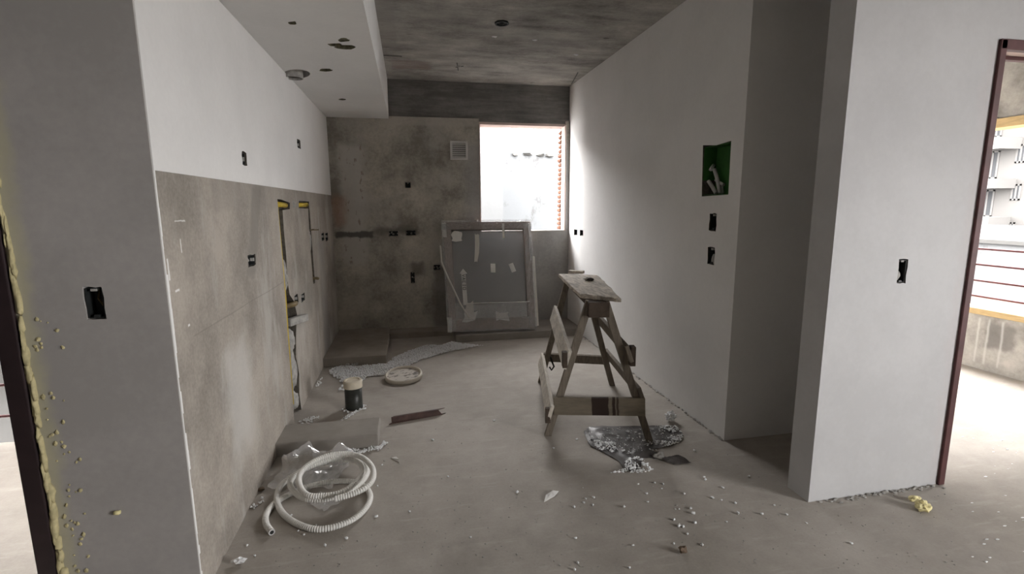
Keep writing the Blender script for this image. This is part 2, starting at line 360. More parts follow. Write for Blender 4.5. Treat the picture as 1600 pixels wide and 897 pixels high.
# ------------------------------------------------------------------ the setting
H = 2.603
XL, XR, YB = -.755, 1.742, 5.36
YP, YQ = 1.74, 1.79
f = MB().box(-.9, 4.7, -4.6, 6.1, -.15, 0).box(-4.1, -.9, -4.6, 3.28, -.15, 0)
struct('floor', f, 'floor', 'dusty grey concrete floor strewn with crumbs')
c = MB().box(-4.1, 4.7, -4.6, 6.1, H, H+.2)
struct('ceiling', c, 'ceiling', 'dark board-marked concrete ceiling slab')

# boxes sunk in the walls: (wall, px, py, width px, height px, label, style)
BOXES = [
 ('pierl', 147, 474, 31, 50, 'large black switch box in the grey wall by the foam-lined door frame', 0),
 ('left', 380.5, 248, 7, 21, 'black switch box in the white upper left wall, nearer one', 0),
 ('left', 466, 225, 5, 13, 'small black switch box in the white upper left wall, farther one', 0),
 ('left', 393.5, 407, 12, 18, 'black socket box in the grey left wall under a dark mortar strip', 1),
 ('left', 463, 468, 6, 15, 'nearer of two small boxes beside the pipe chase in the left wall', 1),
 ('left', 473.5, 465, 5.5, 13, 'farther of two small boxes beside the pipe chase in the left wall', 1),
 ('left', 504.5, 370, 4, 12, 'nearer of two slim boxes near the back end of the left wall', 0),
 ('left', 510.5, 370, 4, 12, 'farther of two slim boxes near the back end of the left wall', 0),
 ('back', 637.5, 289, 9, 9, 'small square black box in the back wall left of the air grille', 0),
 ('back', 615, 365, 15, 8, 'left of two flat socket boxes in the dark back wall band', 1),
 ('back', 642, 364, 15, 8, 'right of two flat socket boxes in the dark back wall band', 1),
 ('back', 645, 434, 7, 17, 'low upright box with wires in the back wall', 1),
 ('back', 683, 418, 11, 8, 'small low box in the back wall beside the leaning window', 1),
 ('right', 899.5, 363, 5, 9, 'farther of two small boxes in the white wall by the back window', 2),
 ('right', 908.5, 364, 5, 9, 'nearer of two small boxes in the white wall by the back window', 2),
 ('right', 1114, 347, 11, 27, 'upper black switch box below the green panel box', 0),
 ('right', 1111, 400, 11, 27, 'lower black switch box below the green panel box with torn edge', 3),
 ('pierr', 1410, 424, 14, 37, 'black switch box half filled with mortar in the bright right wall', 3)]
def box_uv(bx):
    pl, x, y, w, h = bx[:5]
    u, z = onwall(pl, x, y); ua, _ = onwall(pl, x-w/2, y); ub, _ = onwall(pl, x+w/2, y); _, za = onwall(pl, x, y+h/2); _, zb = onwall(pl, x, y-h/2)
    return min(ua, ub), max(ua, ub), min(za, zb), max(za, zb)
def pocket(mb, pl, pts, depth, out=.01):
    fn, d = PL[pl]; mb.prism([fn(u, z)-d*out for u, z in pts], d*(depth+out))
def box_pockets(mb, pl):
    for i, bx in enumerate(BOXES):
        if bx[0] == pl:
            u0, u1, z0, z1 = box_uv(bx); pocket(mb, pl, ragged((u0, z0), (u1, z1), 3, min(.0035, (u1-u0)*.05), i), .055)

# left wall: grey float plaster below, white coat above
ZW = 1.462
wl = struct('wall_left', MB().box(XL-.14, XL, YP+.0015, YB+.02, -.05, H), 'grey', 'left kitchen wall, bare grey plaster below and white coat above')
k = MB(); box_pockets(k, 'left')
pocket(k, 'left', [(3.20, -.02), (3.42, -.02), (3.39, .12), (3.43, .25), (3.38, .38), (3.42, .50), (3.46, .58), (3.50, .64), (3.44, .74), (3.34, .80), (3.31, .9), (3.33, 1.05), (3.32, 1.2), (3.325, 1.33), (3.52, 1.335), (3.54, 1.375), (3.30, 1.395), (3.22, 1.395), (3.225, 1.0), (3.235, .75), (3.225, .4)], .045)
pocket(k, 'left', [(3.80, 1.34), (4.14, 1.335), (4.12, 1.08), (4.13, .78), (4.15, .745), (4.21, .745), (4.20, 1.1), (4.195, 1.39), (3.82, 1.392)], .04)
pocket(k, 'left', [(4.19, 1.163), (4.33, 1.165), (4.33, 1.172), (4.19, 1.175)], .02)
cut(wl, k, 'darkraw')
co = struct('plaster_coat', MB().box(XL-.001, XL+.004, YP+.0016, YB-.001, ZW, 2.214), 'white', 'white plaster coat', wl)
k = MB()
for i in (1, 2):
    u0, u1, z0, z1 = box_uv(BOXES[i]); k.prism([(XL-.02, u, z) for u, z in ragged((u0, z0), (u1, z1), 3, .003, i)], (.04, 0, 0))
cut(co, k, 'darkraw')
# thin white edge bead running down the corner of the left wall
eb = MB(); r = random.Random(3); z = 0.0
while z < 1.46:
    dz = r.uniform(.03, .09); wd = r.uniform(.003, .010); eb.box(XL-.0005, XL+.003, YP+.0016, YP+wd*1.6+.0016, z, min(z+dz, 1.462)); z += dz
struct('plaster_edge', eb, 'white', 'ragged white plaster edge', wl)

# front left pier with its doorway
XD0, XD1 = -2.05, -1.165
pl_ = struct('wall_front_left', MB().box(-4.1, XL-.0005, YP, YP+.14, -.05, H), 'pier_l', 'grey plastered wall end at the left with a doorway')
k = MB().box(XD0, XD1, YP-.1, YP+.3, -.2, 2.03); box_pockets(k, 'pierl'); cut(pl_, k, 'pier_l')
d1 = thing('door_1', (-1.6, YP, 0), 'dark maroon steel door frame lined with yellow foam', None); del_ = d1; d1['kind'] = 'structure'
MB().box(XD1-.055, XD1, YP-.012, YP+.15, 0, 2.03).build('jamb', 'darkmaroon', d1, .004)
MB().box(XD0, XD0+.055, YP-.012, YP+.15, 0, 2.03).build('jamb', 'darkmaroon', d1, .004)
MB().box(XD0, XD1, YP-.012, YP+.15, 1.975, 2.03).build('head', 'darkmaroon', d1, .004)

# front right pier with its doorway
XE0 = 2.471
pr_ = struct('wall_front_right', MB().box(XR+.004, 4.57, YQ, YQ+.13, -.05, H), 'pier_r', 'bright white wall pier at the right with a doorway')
k = MB().box(XE0, 3.42, YQ-.1, YQ+.3, -.2, 2.03); box_pockets(k, 'pierr'); cut(pr_, k, 'darkraw')
d2 = thing('door_2', (2.9, YQ, 0), 'maroon steel door frame in the right wall', None); d2['kind'] = 'structure'
MB().box(XE0-.002, XE0+.032, YQ-.012, YQ+.14, 0, 2.03).build('jamb', 'maroon', d2, .003)
MB().box(3.39, 3.42, YQ-.012, YQ+.14, 0, 2.03).build('jamb', 'maroon', d2, .003)
MB().box(XE0, 3.42, YQ-.012, YQ+.02, 1.99, 2.032).build('head', 'maroon', d2, .003)
MB().box(XE0+.03, 3.40, YQ+.02, YQ+.11, 2.005, 2.03).build('head', 'reveal', d2, .003)
MB().box(XE0+.03, 3.40, YQ+.11, YQ+.14, 1.99, 2.032).build('head', 'maroon', d2, .003)

# right wall with the sunken panel box, niche behind the pier
YN = 2.417
wr = struct('wall_right', MB().box(XR, XR+.12, YN, YB+.02, -.05, H), 'white', 'long white plastered right wall with sunken boxes')
GB = [onwall('right', *p) for p in ((1098.5, 227), (1142.5, 220), (1138, 304), (1096.5, 307))]
k = MB(); box_pockets(k, 'right'); pocket(k, 'right', [GB[0], ((GB[0][0]+GB[1][0])/2, (GB[0][1]+GB[1][1])/2-.012)] + GB[1:], .10); cut(wr, k, 'darkraw')
struct('wall_niche', MB().box(XR+.12, 2.47, YN, YN+.1, -.05, H).box(2.40, 2.47, YQ+.13, YN, -.05, H).box(2.40, 2.47, YN+.1, 6.1, -.05, H), 'white', 'shaded white niche behind the right pier')

# back wall with window opening, beam, bricks
WX0, WX1, WZ0, WZ1 = .757, 1.70, 1.072, 2.222
wb = struct('wall_back', MB().box(XL-.2, 2.4, YB, YB+.22, -.05, 2.242), 'back', 'bare dark cement plastered back wall')
k = MB().box(WX0, WX1, YB-.1, YB+.5, WZ0, 2.5); box_pockets(k, 'back'); cut(wb, k, 'reveal')
struct('beam_back', MB().box(XL-.2, 2.4, YB+.03, YB+.24, 2.215, H), 'beam', 'dark raw concrete beam over the back wall')
struct('window_lintel', MB().box(WX0-.01, WX1+.005, YB+.028, YB+.245, 2.19, 2.2155), 'reveal', 'rough pinkish lintel face', wb)
r = random.Random(5)
bz = WZ0
i = 0
while bz < 2.17:
    h = .05; dx = r.uniform(.006, .014)
    x1 = WX1+.002; q = MB()
    ya, yb2 = YB+.125, YB+.225+r.uniform(0, .01)
    prof = [(x1, bz), (x1-dx*.5, bz+.003), (x1-dx-.012, bz+.014), (x1-dx-.012, bz+h-.016), (x1-dx*.5, bz+h-.006), (x1, bz+h-.002)]
    q.prism([(a, ya, z) for a, z in prof], (0, yb2-ya, 0)); q.build('brick', 'brick', wb); bz += h
w1 = thing('window_1', (1.23, YB, WZ0), 'unglazed window opening in the back wall with raw brick jamb', None); w1['kind'] = 'structure'
MB().box(WX0-.004, WX0+.006, YB-.004, YB+.2, WZ0, 2.21).build('render_edge', 'reveal', w1)
MB().box(WX1-.012, WX1+.004, YB-.003, YB+.125, WZ0, 2.2).build('render_edge', 'reveal', w1, .003)
MB().box(WX0, WX1, YB-.003, YB+.22, WZ0-.006, WZ0+.006).build('sill', 'concrete', w1, .002)

# soffit box over the left wall
XS, ZS = -.155, 2.215
so = struct('ceiling_soffit', MB().box(XL, XS, YP+.05, YB-.002, ZS, H-.001), 'white', 'white dropped soffit along the left wall with torn holes')
def sof_poly(px, py, w, h, seed, n=12):
    r = random.Random(seed); pts = []
    for i in range(n):
        a = 2*math.pi*i/n; kx = r.uniform(.75, 1.1); pts.append(pz(px+w/2*math.cos(a)*kx, py+h/2*math.sin(a)*kx, ZS))
    return pts
k = MB()
for q in ((457, 36, 14, 6, 1), (537, 62.5, 18, 7, 2), (523, 70, 26, 5, 3), (541, 74, 36, 8.5, 4), (509, 109.5, 23, 4.5, 5), (534.5, 155.5, 12, 3, 6)):
    k.prism([p-Vector((0, 0, .01)) for p in sof_poly(*q)], (0, 0, .05 if q[0] != 537 else .016))
cut(so, k, 'gyps')
# oval recess for the duct collar
k = MB(); k.prism([pz(463.5+21*math.cos(a), 115.5+7*math.sin(a), ZS)-Vector((0, 0, .01)) for a in [2*math.pi*i/28 for i in range(28)]], (0, 0, .05)); cut(so, k, 'mortar')

# plinths
def plinth(x0, x1, y0, y1, z, label, mat='plinth', j=.004):
    mb = MB().box(x0, x1, y0, y1, -.02, z); return struct('plinth', mb, mat, label, None, .006)
plinth(XL-.01, -.235, 4.33, YB+.01, .075, 'wide low cement plinth in the back left corner', 'plinth2')
plinth(-.235, .418, 5.15, YB+.01, .055, 'narrow low cement plinth along the back wall', 'plinth2')
plinth(.418, XR+.01, 4.86, YB+.01, .072, 'long cement plinth under the wrapped window', 'plinth')
plinth(XL-.01, -.215, 2.755, 3.0, .078, 'short cement plinth beside the coiled conduit', 'plinth')

# far rooms: living room shell behind the camera, side rooms
wre = struct('wall_rear', MB().box(-4.1, 4.7, -4.7, -4.55, -.05, H), 'concrete', 'bare concrete wall behind the camera')
struct('wall_side_left', MB().box(-4.2, -4.0, -4.6, 3.4, -.05, H), 'concrete', 'bare concrete outer wall of the left rooms')
we = struct('wall_side_right', MB().box(4.563, 4.70, -4.6, 6.1, -.05, H), 'winwall', 'bare concrete window wall of the right room')
cut(we, MB().box(4.4, 4.9, 2.0, 5.5, .449, 2.0).box(4.4, 4.9, -2.2, -0.5, .5, 2.1), 'winwall')
struct('wall_far_right', MB().box(2.47, 4.7, 6.0, 6.15, -.05, H), 'white', 'white end wall of the right room')
struct('trim_1', MB().box(-4.1, XL-.14, 3.2, 3.34, 2.45, H), 'concrete', 'concrete edge beam over the left opening')
w2 = thing('window_2', (4.6, 3.7, .449), 'window of the right room with pine sill and red bars', None); w2['kind'] = 'structure'
MB().box(4.545, 4.72, 2.0, 5.5, .449, .497).build('sill', 'pine', w2, .003)
MB().box(4.545, 4.72, 2.0, 5.5, 1.93, 2.0).build('head', 'pine', w2, .003)
for y in (2.0, 5.44): MB().box(4.545, 4.72, y, y+.06, .497, 1.93).build('post', 'pine', w2, .003)
for z in (.975, .845, .712, .582): MB().tube([(4.64, 2.06, z), (4.64, 5.44, z)], .0085, 8).build('bar', 'redbar', w2, smooth=True)
w3 = thing('window_3', (-2.5, 3.25, 0), 'open railing of thin red bars in the left room', None); w3['kind'] = 'structure'
for z in (.172, .357, .539, .72, .9): MB().tube([(-4.0, 3.25, z), (-.9, 3.25, z)], .009, 8).build('bar', 'redbar', w3, smooth=True)

# ------------------------------------------------------------------ outside
struct('ground', MB().box(-40, 60, -40, 60, -7.2, -7), 'ground', 'street level far below the window')
def outwall(name, mb, mat, label): return tag(mb.build(name, mat), label, 'building')
a = pyy(785, 200, 8.0)
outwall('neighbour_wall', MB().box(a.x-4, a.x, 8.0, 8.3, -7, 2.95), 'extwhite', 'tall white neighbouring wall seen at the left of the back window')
zb = pyy(830, 240, 9.4).z
nb = MB(); xb0 = a.x-.5; pts = [(xb0, -7), (9, -7), (9, zb)]
r = random.Random(2); x = 8.9
while x > xb0: pts.append((x, zb+r.uniform(-.04, .03))); x -= .12
pts.append((xb0, zb)); nb.prism([(u, 9.4, w) for u, w in pts], (0, .3, 0))
nw = thing('courtyard_wall', (3, 9.4, -7), 'white courtyard wall with a crumbling top edge behind the back window', 'wall')
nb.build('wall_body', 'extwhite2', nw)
cb = MB(); x = a.x
while x < 3.4:
    w = r.uniform(.08, .22); hgt = r.uniform(.03, .09); cb.lump((x+w/2, 9.38, zb-.02), 1, int(x*50), (w*.6, .05, hgt*.6), 1, .6); x += w*r.uniform(.8, 2.2)
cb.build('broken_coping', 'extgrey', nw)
outwall('concrete_wall', MB().box(-7, -1.6, 4.3, 4.45, -1, 1.1), 'extgrey', 'grey concrete wall behind the red bars at the left')

# apartment block seen through the right window
XA = 15.0
def A(x, y): p = pxx(x, y, XA); return p.y, p.z
ab = thing('apartment_building', (XA, 10, -7), 'pale apartment block with parapet bands outside the right window', 'building')
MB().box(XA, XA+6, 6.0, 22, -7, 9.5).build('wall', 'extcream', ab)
for (y0p, y1p) in ((215, 233), (279, 294), (339, 354), (156, 172), (97, 112)):
    ya, za = A(1590, y1p); _, zb2 = A(1590, y0p)
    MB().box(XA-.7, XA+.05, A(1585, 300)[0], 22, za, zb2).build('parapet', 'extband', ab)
for (x0, x1, y0, y1) in ((1543, 1557, 237, 279), (1534, 1549, 297, 339), (1551, 1565, 196, 214), (1590, 1601, 226, 254), (1582, 1593, 288, 313), (1574, 1584, 347, 364)):
    ya, za = A(x1, y1); yb_, zb_ = A(x0, y0); y_, Y_ = sorted((ya, yb_)); z_, Z_ = sorted((za, zb_))
    fr = MB(); t = .04
    fr.box(XA-.015, XA+.02, y_, Y_, z_, z_+t).box(XA-.015, XA+.02, y_, Y_, Z_-t, Z_).box(XA-.015, XA+.02, y_, y_+t, z_, Z_).box(XA-.015, XA+.02, Y_-t, Y_, z_, Z_).box(XA-.015, XA+.02, (y_+Y_)/2-t/2, (y_+Y_)/2+t/2, z_, Z_)
    fo = fr.build('window', 'extband', ab); MB().box(XA-.008, XA+.01, y_+t, Y_-t, z_+t, Z_-t).build('pane', 'glassdark', fo)
XT = 9.0
zt = pxx(1560, 381, XT).z
tw = thing('terrace_wall', (XT, 6, -7), 'low white terrace wall below the apartment block', 'wall')
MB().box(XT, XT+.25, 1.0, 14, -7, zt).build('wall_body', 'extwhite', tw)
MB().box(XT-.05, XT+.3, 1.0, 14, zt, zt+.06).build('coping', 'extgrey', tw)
rz = pxx(1545, 374, 12.0); outwall('roof_shed', MB().prism([(12, 5, rz.z-1.2), (12, 5, rz.z), (13.5, 5, rz.z+.25), (13.5, 5, rz.z-1.2)], (0, 9, 0)), 'roofgrey', 'grey roof shed beyond the terrace wall')

# ------------------------------------------------------------------ electrical boxes in the walls
def wall_box(i, bx):
    pl, px_, py_, w_, h_, label, style = bx
    u0, u1, z0, z1 = box_uv(bx); fn, d = PL[pl]; g = .0035; dp = .05
    uc, zc = (u0+u1)/2, (z0+z1)/2; W_, H_ = (u1-u0), (z1-z0)
    def B(mb, ua, ub, za, zb, da, db):
        ps = [fn(u, z)+d*q for q in (da, db) for z in (za, zb) for u in (ua, ub)]
        mb.add(ps, [(0, 2, 3, 1), (4, 5, 7, 6), (0, 1, 5, 4), (2, 6, 7, 3), (0, 4, 6, 2), (1, 3, 7, 5)])
    t = thing('junction_box', fn(uc, z0)+d*.02, label, 'socket box', 'boxes sunk in the walls')
    body = MB(); e = .0015
    B(body, u0+g, u1-g, z0+g, z1-g, dp-.003, dp); 
    for (ua, ub, za, zb) in ((u0+g, u0+g+e, z0+g, z1-g), (u1-g-e, u1-g, z0+g, z1-g), (u0+g, u1-g, z0+g, z0+g+e), (u0+g, u1-g, z1-g-e, z1-g)): B(body, ua, ub, za, zb, .004, dp-.003)
    body.build('box_shell', 'blackbox', t)
    tall = H_ >= W_
    lug = min(W_, H_)*.3
    for s in (-1, 1):
        q = MB()
        if tall: B(q, uc-lug/2, uc+lug/2, (z0+g) if s < 0 else (z1-g-lug*.6), (z0+g+lug*.6) if s < 0 else (z1-g), .005, .022)
        else: B(q, (u0+g) if s < 0 else (u1-g-lug*.6), (u0+g+lug*.6) if s < 0 else (u1-g), zc-lug/2, zc+lug/2, .005, .022)
        q.build('lug', 'mortar' if (style != 2 and s > 0 or style == 1) else 'blackbox', t)
    if style in (1, 3):
        q = MB(); rr = random.Random(i)
        if style == 3: q.lump(fn(u0+W_*.35, z0+H_*.28)+d*.02, min(W_, H_)*.42, i, (1 if pl != 'right' else .5, .5 if pl.startswith('pier') else 1, 1.2), 2, .3)
        else:
            for j in range(2): q.lump(fn(uc+rr.uniform(-.28, .28)*W_, zc+rr.uniform(-.3, .3)*H_)+d*.02, min(W_, H_)*.2, i+j, (1, 1, 1), 1, .4)
        q.build('mortar_blob', 'mortar', t, smooth=True)
    if style in (0, 3) and H_ > .05:
        q = MB(); q.tube([fn(uc-W_*.1, z1-g-.01)+d*.045, fn(uc-W_*.05, zc+H_*.1)+d*.03, fn(uc+W_*.08, zc-H_*.15)+d*.04], .003, 6); q.build('wire', 'copper', t)
for i, bx in enumerate(BOXES): wall_box(i, bx)

# green panel box with conduits
fn, d = PL['right']
us = [p[0] for p in GB]; zs = [p[1] for p in GB]; gu0, gu1, gz0, gz1 = min(us)+.006, max(us)-.008, min(zs)+.006, max(zs)-.012
gp = thing('panel_box', (XR+.05, (gu0+gu1)/2, gz0), 'open green panel box with white conduits in the white right wall', 'panel box')
q = MB().box(XR+.088, XR+.094, gu0, gu1, gz0, gz1)
q.box(XR+.006, XR+.088, gu0, gu0+.003, gz0, gz1).box(XR+.006, XR+.088, gu1-.003, gu1, gz0, gz1).box(XR+.006, XR+.088, gu0, gu1, gz0, gz0+.003).box(XR+.006, XR+.088, gu0, gu1, gz1-.003, gz1)
q.build('box_shell', 'greenbox', gp)
def cond(pts, r=.0115):
    o = MB().tube(pts, r, 12).build('conduit', 'conduit', gp, smooth=False)
    for p in o.data.polygons: p.use_smooth = len(p.vertices) == 4
def gpt(x, y, dep): p = pxx(x, y, XR+dep); return p
cond([gpt(1125, 302, .06), gpt(1121, 280, .055), gpt(1116, 264, .05)])
cond([gpt(1119, 302, .04), gpt(1113, 292, .035), gpt(1107, 283, .03)])
cond([gpt(1131, 289, .07), gpt(1122, 284, .065), gpt(1118, 281, .06)], .009)
cond([gpt(1115, 258, .07), gpt(1112, 262, .05), gpt(1110, 266, .04)], .010)
cond([gpt(1109, 302, .07), gpt(1109, 296, .06)], .011)
cond([gpt(1129, 302, .075), gpt(1127, 288, .075)], .010)
MB().box(XR+.012, XR+.03, gu0+.004, gu0+.012, gz0+.11, gz1-.02).build('strip', 'conduit', gp)

# ------------------------------------------------------------------ gas pipes in the chase of the left wall
gpp = thing('gas_pipe', (XL-.02, 3.26, .75), 'yellow gas pipes laid in the open chase of the left wall', 'pipe')
MB().tube([(XL-.008, 3.217, .12), (XL-.007, 3.22, .6), (XL-.007, 3.232, .8), (XL-.012, 3.232, 1.35)], .011, 10).build('riser', 'yellowpipe', gpp, smooth=True)
MB().tube([(XL-.012, 3.232, 1.365), (XL-.014, 3.40, 1.362), (XL-.02, 3.50, 1.36)], .016, 10).build('cross_pipe', 'yellowpipe', gpp, smooth=True)
MB().tube([(XL-.02, 3.83, 1.362), (XL-.014, 3.98, 1.364), (XL-.01, 4.15, 1.365)], .016, 10).build('cross_pipe', 'yellowpipe', gpp, smooth=True)
MB().tube([(XL-.016, 4.158, 1.34), (XL-.016, 4.16, 1.0), (XL-.012, 4.17, .765)], .009, 8).build('drop_pipe', 'copper', gpp, smooth=True)
MB().tube([(XL-.03, 4.17, .79), (XL+.02, 4.19, .785), (XL+.03, 4.20, .78)], .011, 8).build('elbow', 'copper', gpp, smooth=True)
MB().tube([(XL-.02, 3.29, .735), (XL+.012, 3.38, .73), (XL+.012, 3.43, .728)], .017, 8).build('elbow', 'copper', gpp, smooth=True)
ps = thing('pipe_stub', (XL, 3.50, .6), 'stubby grey brown block sticking out of the left wall chase', 'pipe')
MB().beam((XL-.03, 3.37, .612), (XL+.045, 3.55, .607), .042, .05).build('stub_body', 'mortar', ps, .006)
MB().beam((XL+.0455, 3.551, .607), (XL+.047, 3.555, .607), .03, .036).build('stub_end', 'whitepvc', ps, .004)
for i, (y, z, ry, rz_) in enumerate(((3.275, .93, .05, .11), (3.34, .50, .075, .08), (3.335, .30, .08, .13), (3.33, .10, .05, .06), (3.66, 1.362, .13, .04), (4.165, 1.10, .018, .1))):
    tag(MB().lump((XL-.025, y, z), 1, i+4, (.028, ry, rz_), 3, .25, 2.2).build('mortar_patch', 'mortar', None, smooth=True),
        ['grey mortar dab in the middle of the tall chase', 'broken mortar under the pipe elbow in the chase', 'long mortar fill in the lower chase', 'mortar fill at the foot of the chase', 'rounded mortar dab between the two yellow pipe ends', 'thin mortar dab in the farther narrow chase'][i], 'mortar', 'mortar in the chase')
nl = tag(MB().tube([(XL-.01, 4.22, 1.168), (XL+.05, 4.24, 1.168)], .004, 6).build('nail', 'copper'), 'small nail sticking out beside the farther chase', 'nail')

# ------------------------------------------------------------------ air grille on the back wall
g0 = pyy(703, 220, YB); g1 = pyy(731, 250, YB)
vg = thing('air_grille', ((g0.x+g1.x)/2, YB, g1.z), 'square white louvred air grille on the dark back wall', 'grille')
fr = MB(); t = .022; ya, yb2 = YB-.018, YB-.0005
for (x0, x1, z0, z1) in ((g0.x, g1.x, g1.z, g1.z+t), (g0.x, g1.x, g0.z-t, g0.z), (g0.x, g0.x+t, g1.z+t, g0.z-t), (g1.x-t, g1.x, g1.z+t, g0.z-t)): fr.box(x0, x1, ya, yb2, z0, z1)
fr.build('frame', 'vent', vg, .002)
MB().box(g0.x+t, g1.x-t, YB-.004, YB-.0008, g1.z+t, g0.z-t).build('mesh_back', 'blackbox', vg)
n = 7
for i in range(n):
    z = g1.z+t+(i+.5)*(g0.z-g1.z-2*t)/n; h = (g0.z-g1.z-2*t)/n
    MB().prism([(g0.x+t, YB-.016, z-h*.42), (g0.x+t, YB-.014, z-h*.42-.001), (g0.x+t, YB-.005, z+h*.32), (g0.x+t, YB-.007, z+h*.34)], (g1.x-g0.x-2*t, 0, 0)).build('slat', 'vent', vg)

# duct collar in the soffit
cc = pz(459, 117, ZS)
dc = thing('duct_collar', (cc.x, cc.y, ZS), 'round duct collar hanging in the oval soffit recess', 'duct')
MB().lathe((cc.x, cc.y, ZS), [(.058, .045), (.058, -.022), (.052, -.022), (.052, .04)], 32).build('ring', 'mortar', dc, smooth=True)
MB().lathe((cc.x, cc.y, ZS), [(.0, -.008), (.051, -.008)], 32).build('inner_plate', 'darkraw', dc)
# ceiling outlet and plugs
oc = pz(784, 35, H)
ob = thing('ceiling_box', (oc.x, oc.y, H-.012), 'dark octagonal outlet box in the concrete ceiling', 'socket box')
MB().lathe((oc.x, oc.y, H), [(.05, 0), (.05, -.012), (.04, -.012), (.038, -.001), (0, -.001)], 8).build('ring', 'blackbox', ob)
MB().lump((oc.x, oc.y, H-.006), .015, 3, (1.3, 1, .6), 1).build('wire_tuft', 'blackbox', ob)
for i, (x, y, l) in enumerate(((773, 57, 'white plug dot nearest the ceiling outlet box'), (836, 62, 'white plug dot right of the ceiling outlet box'), (900, 85, 'white plug dot near the right ceiling edge'), (947, 60, 'grey plug dot closest to the right ceiling edge'), (717, 103, 'pale plaster dab by a cross mark on the ceiling'), (832, 129, 'pale dab at the back edge of the ceiling'))):
    p = pz(x, y, H); tag(MB().lump((p.x, p.y, H-.002), 1, i, (.022, .014, .006), 2, .3).build('ceiling_plug', 'eps' if i < 3 else 'mortar', smooth=True), l, 'plug', 'plugs in the ceiling')
for i, (x0, y0, x1, y1, l) in enumerate(((712, 105, 724, 103, 'short dark crack line on the ceiling by the soffit'), (598, 86, 628, 88, 'dark form joint on the ceiling beside the soffit'), (893, 131, 903, 113, 'dark slanting crack in the back right ceiling corner'), (714, 98, 716, 110, 'dark cross stroke on the ceiling'))):
    a_ = pz(x0, y0, H); b_ = pz(x1, y1, H); tag(MB().beam((a_.x, a_.y, H-.001), (b_.x, b_.y, H-.001), .008, .004).build('ceiling_crack', 'blackbox'), l, 'crack', 'marks on the ceiling')

# ------------------------------------------------------------------ wooden trestle
TR = thing('wooden_trestle', (1.12, 3.05, 0), 'weathered wooden trestle with a rough plank top in the middle of the floor', 'trestle')
ft = [pz(855, 680), pz(1016, 690), pz(957, 602), pz(844, 597)]        # near left, near right, far right, far left
tp = [pz(921, 470, .825), pz(946, 472, .825), pz(914, 441, .825), pz(886, 441, .825)]
cen = Vector((1.12, 3.05, 0))
names = ((.042, .03),)*4
for a_, b_ in zip(ft, tp):
    dvec = (b_-a_).normalized(); a2 = a_+dvec*.012
    q = MB().beam(a2, b_, .042, .03, Vector((.17, .985, 0)))
    for v in q.v:
        if v.z < .03: v.z = 0.0005
    q.build('leg', 'wood', TR, .002)
def on(i, t): return ft[i].lerp(tp[i], t)
ax = ((ft[3]-ft[0])+(ft[2]-ft[1])).normalized(); side = Vector((ax.y, -ax.x, 0))
def board(i, ti, j, tj, w, h, off, mat, ext0=.03, ext1=.03, name='crossbar', jag=0):
    p, q = on(i, ti)+off, on(j, tj)+off; dd = (q-p).normalized()
    m_ = MB().beam(p-dd*ext0, q+dd*ext1, w, h, (tp[i]-ft[i]).normalized()); return m_.build(name, mat, TR, .002)
# front lower board (own origin so that its painted stripe sits right)
p, q = on(0, .245)-ax*.028, on(1, .275)-ax*.028; dd = (q-p).normalized(); p = p-dd*.022; q = q+dd*.03
fb = MB().beam((-(q-p).length/2, 0, 0), ((q-p).length/2, 0, 0), .022, .105)
fbo = fb.build('front_board', 'fboard', None, .002); fbo.parent = TR; fbo.location = (p+q)/2-TR.location
fbo.rotation_euler = (0, -math.atan2(dd.z, Vector((dd.x, dd.y)).length), math.atan2(dd.y, dd.x))
fbo['label'] = 'front board with a dark painted stripe'
board(3, .26, 2, .25, .022, .07, ax*.028, 'wood', .02, .03)
board(0, .2, 3, .23, .022, .10, -side*.034+Vector((0, 0, .0)), 'board', .06, .05)
board(0, .60, 3, .70, .022, .115, -side*.032, 'board', .05, .04)
board(1, .66, 2, .66, .022, .10, side*.032, 'wood', .06, .05)
board(1, .36, 2, .31, .022, .085, side*.03, 'wood', .03, .04)
p = on(1, .645)+side*.05-ax*.03; MB().beam(p-Vector((0, 0, .06)), p+Vector((0, 0, .05)), .03, .05, ax).build('cleat', 'dwood', TR, .003)
p = on(0, .60)-side*.045-ax*.03; MB().beam(p-Vector((0, 0, .05)), p+Vector((0, 0, .04)), .028, .05, ax).build('cleat', 'dwood', TR, .003)
p = on(0, .19)-side*.045-ax*.045; MB().beam(p-Vector((0, 0, .05)), p+Vector((0, 0, .04)), .03, .03, ax).build('cleat', 'dwood', TR, .003)
p0 = (on(0, .95)+on(1, .95))/2; MB().beam(p0-side*.055+ax*.01, p0+side*.06+ax*.01, .10, .085).build('block', 'dwood', TR, .003)
MB().beam((tp[0]+tp[1])/2+Vector((0, 0, -.02))+ax*.02, (tp[2]+tp[3])/2+Vector((0, 0, -.02)), .09, .04).build('ridge_beam', 'dwood', TR, .002)
# plank top with splintered ends
r = random.Random(11)
cor = [pz(872.5, 427.5, .85), pz(906, 459, .85), pz(970, 466, .85), pz(934, 430, .85)]
def edge(a_, b_, n, j):
    return [a_.lerp(b_, i/n)+Vector((r.uniform(-j, j), r.uniform(-j, j), 0)) for i in range(n)]
out = edge(cor[0], cor[1], 9, .003)+edge(cor[1], cor[2], 9, .009)+edge(cor[2], cor[3], 9, .006)+edge(cor[3], cor[0], 6, .003)
MB().prism([p-Vector((0, 0, .004)) for p in out], (0, 0, -.02)).build('plank', 'plank', TR, .002)
o2 = edge(cor[0].lerp(cor[1], .02), cor[1].lerp(cor[0], .02), 6, .003)+edge(cor[1].lerp(cor[2], .03), cor[2].lerp(cor[1], .05), 9, .012)+edge(cor[2].lerp(cor[3], .06), cor[3].lerp(cor[2], .02), 9, .006)+edge(cor[3].lerp(cor[0], .02), cor[0].lerp(cor[3], .02), 5, .003)
MB().prism(o2, (0, 0, -.0045)).build('plank_ply', 'plank', TR)
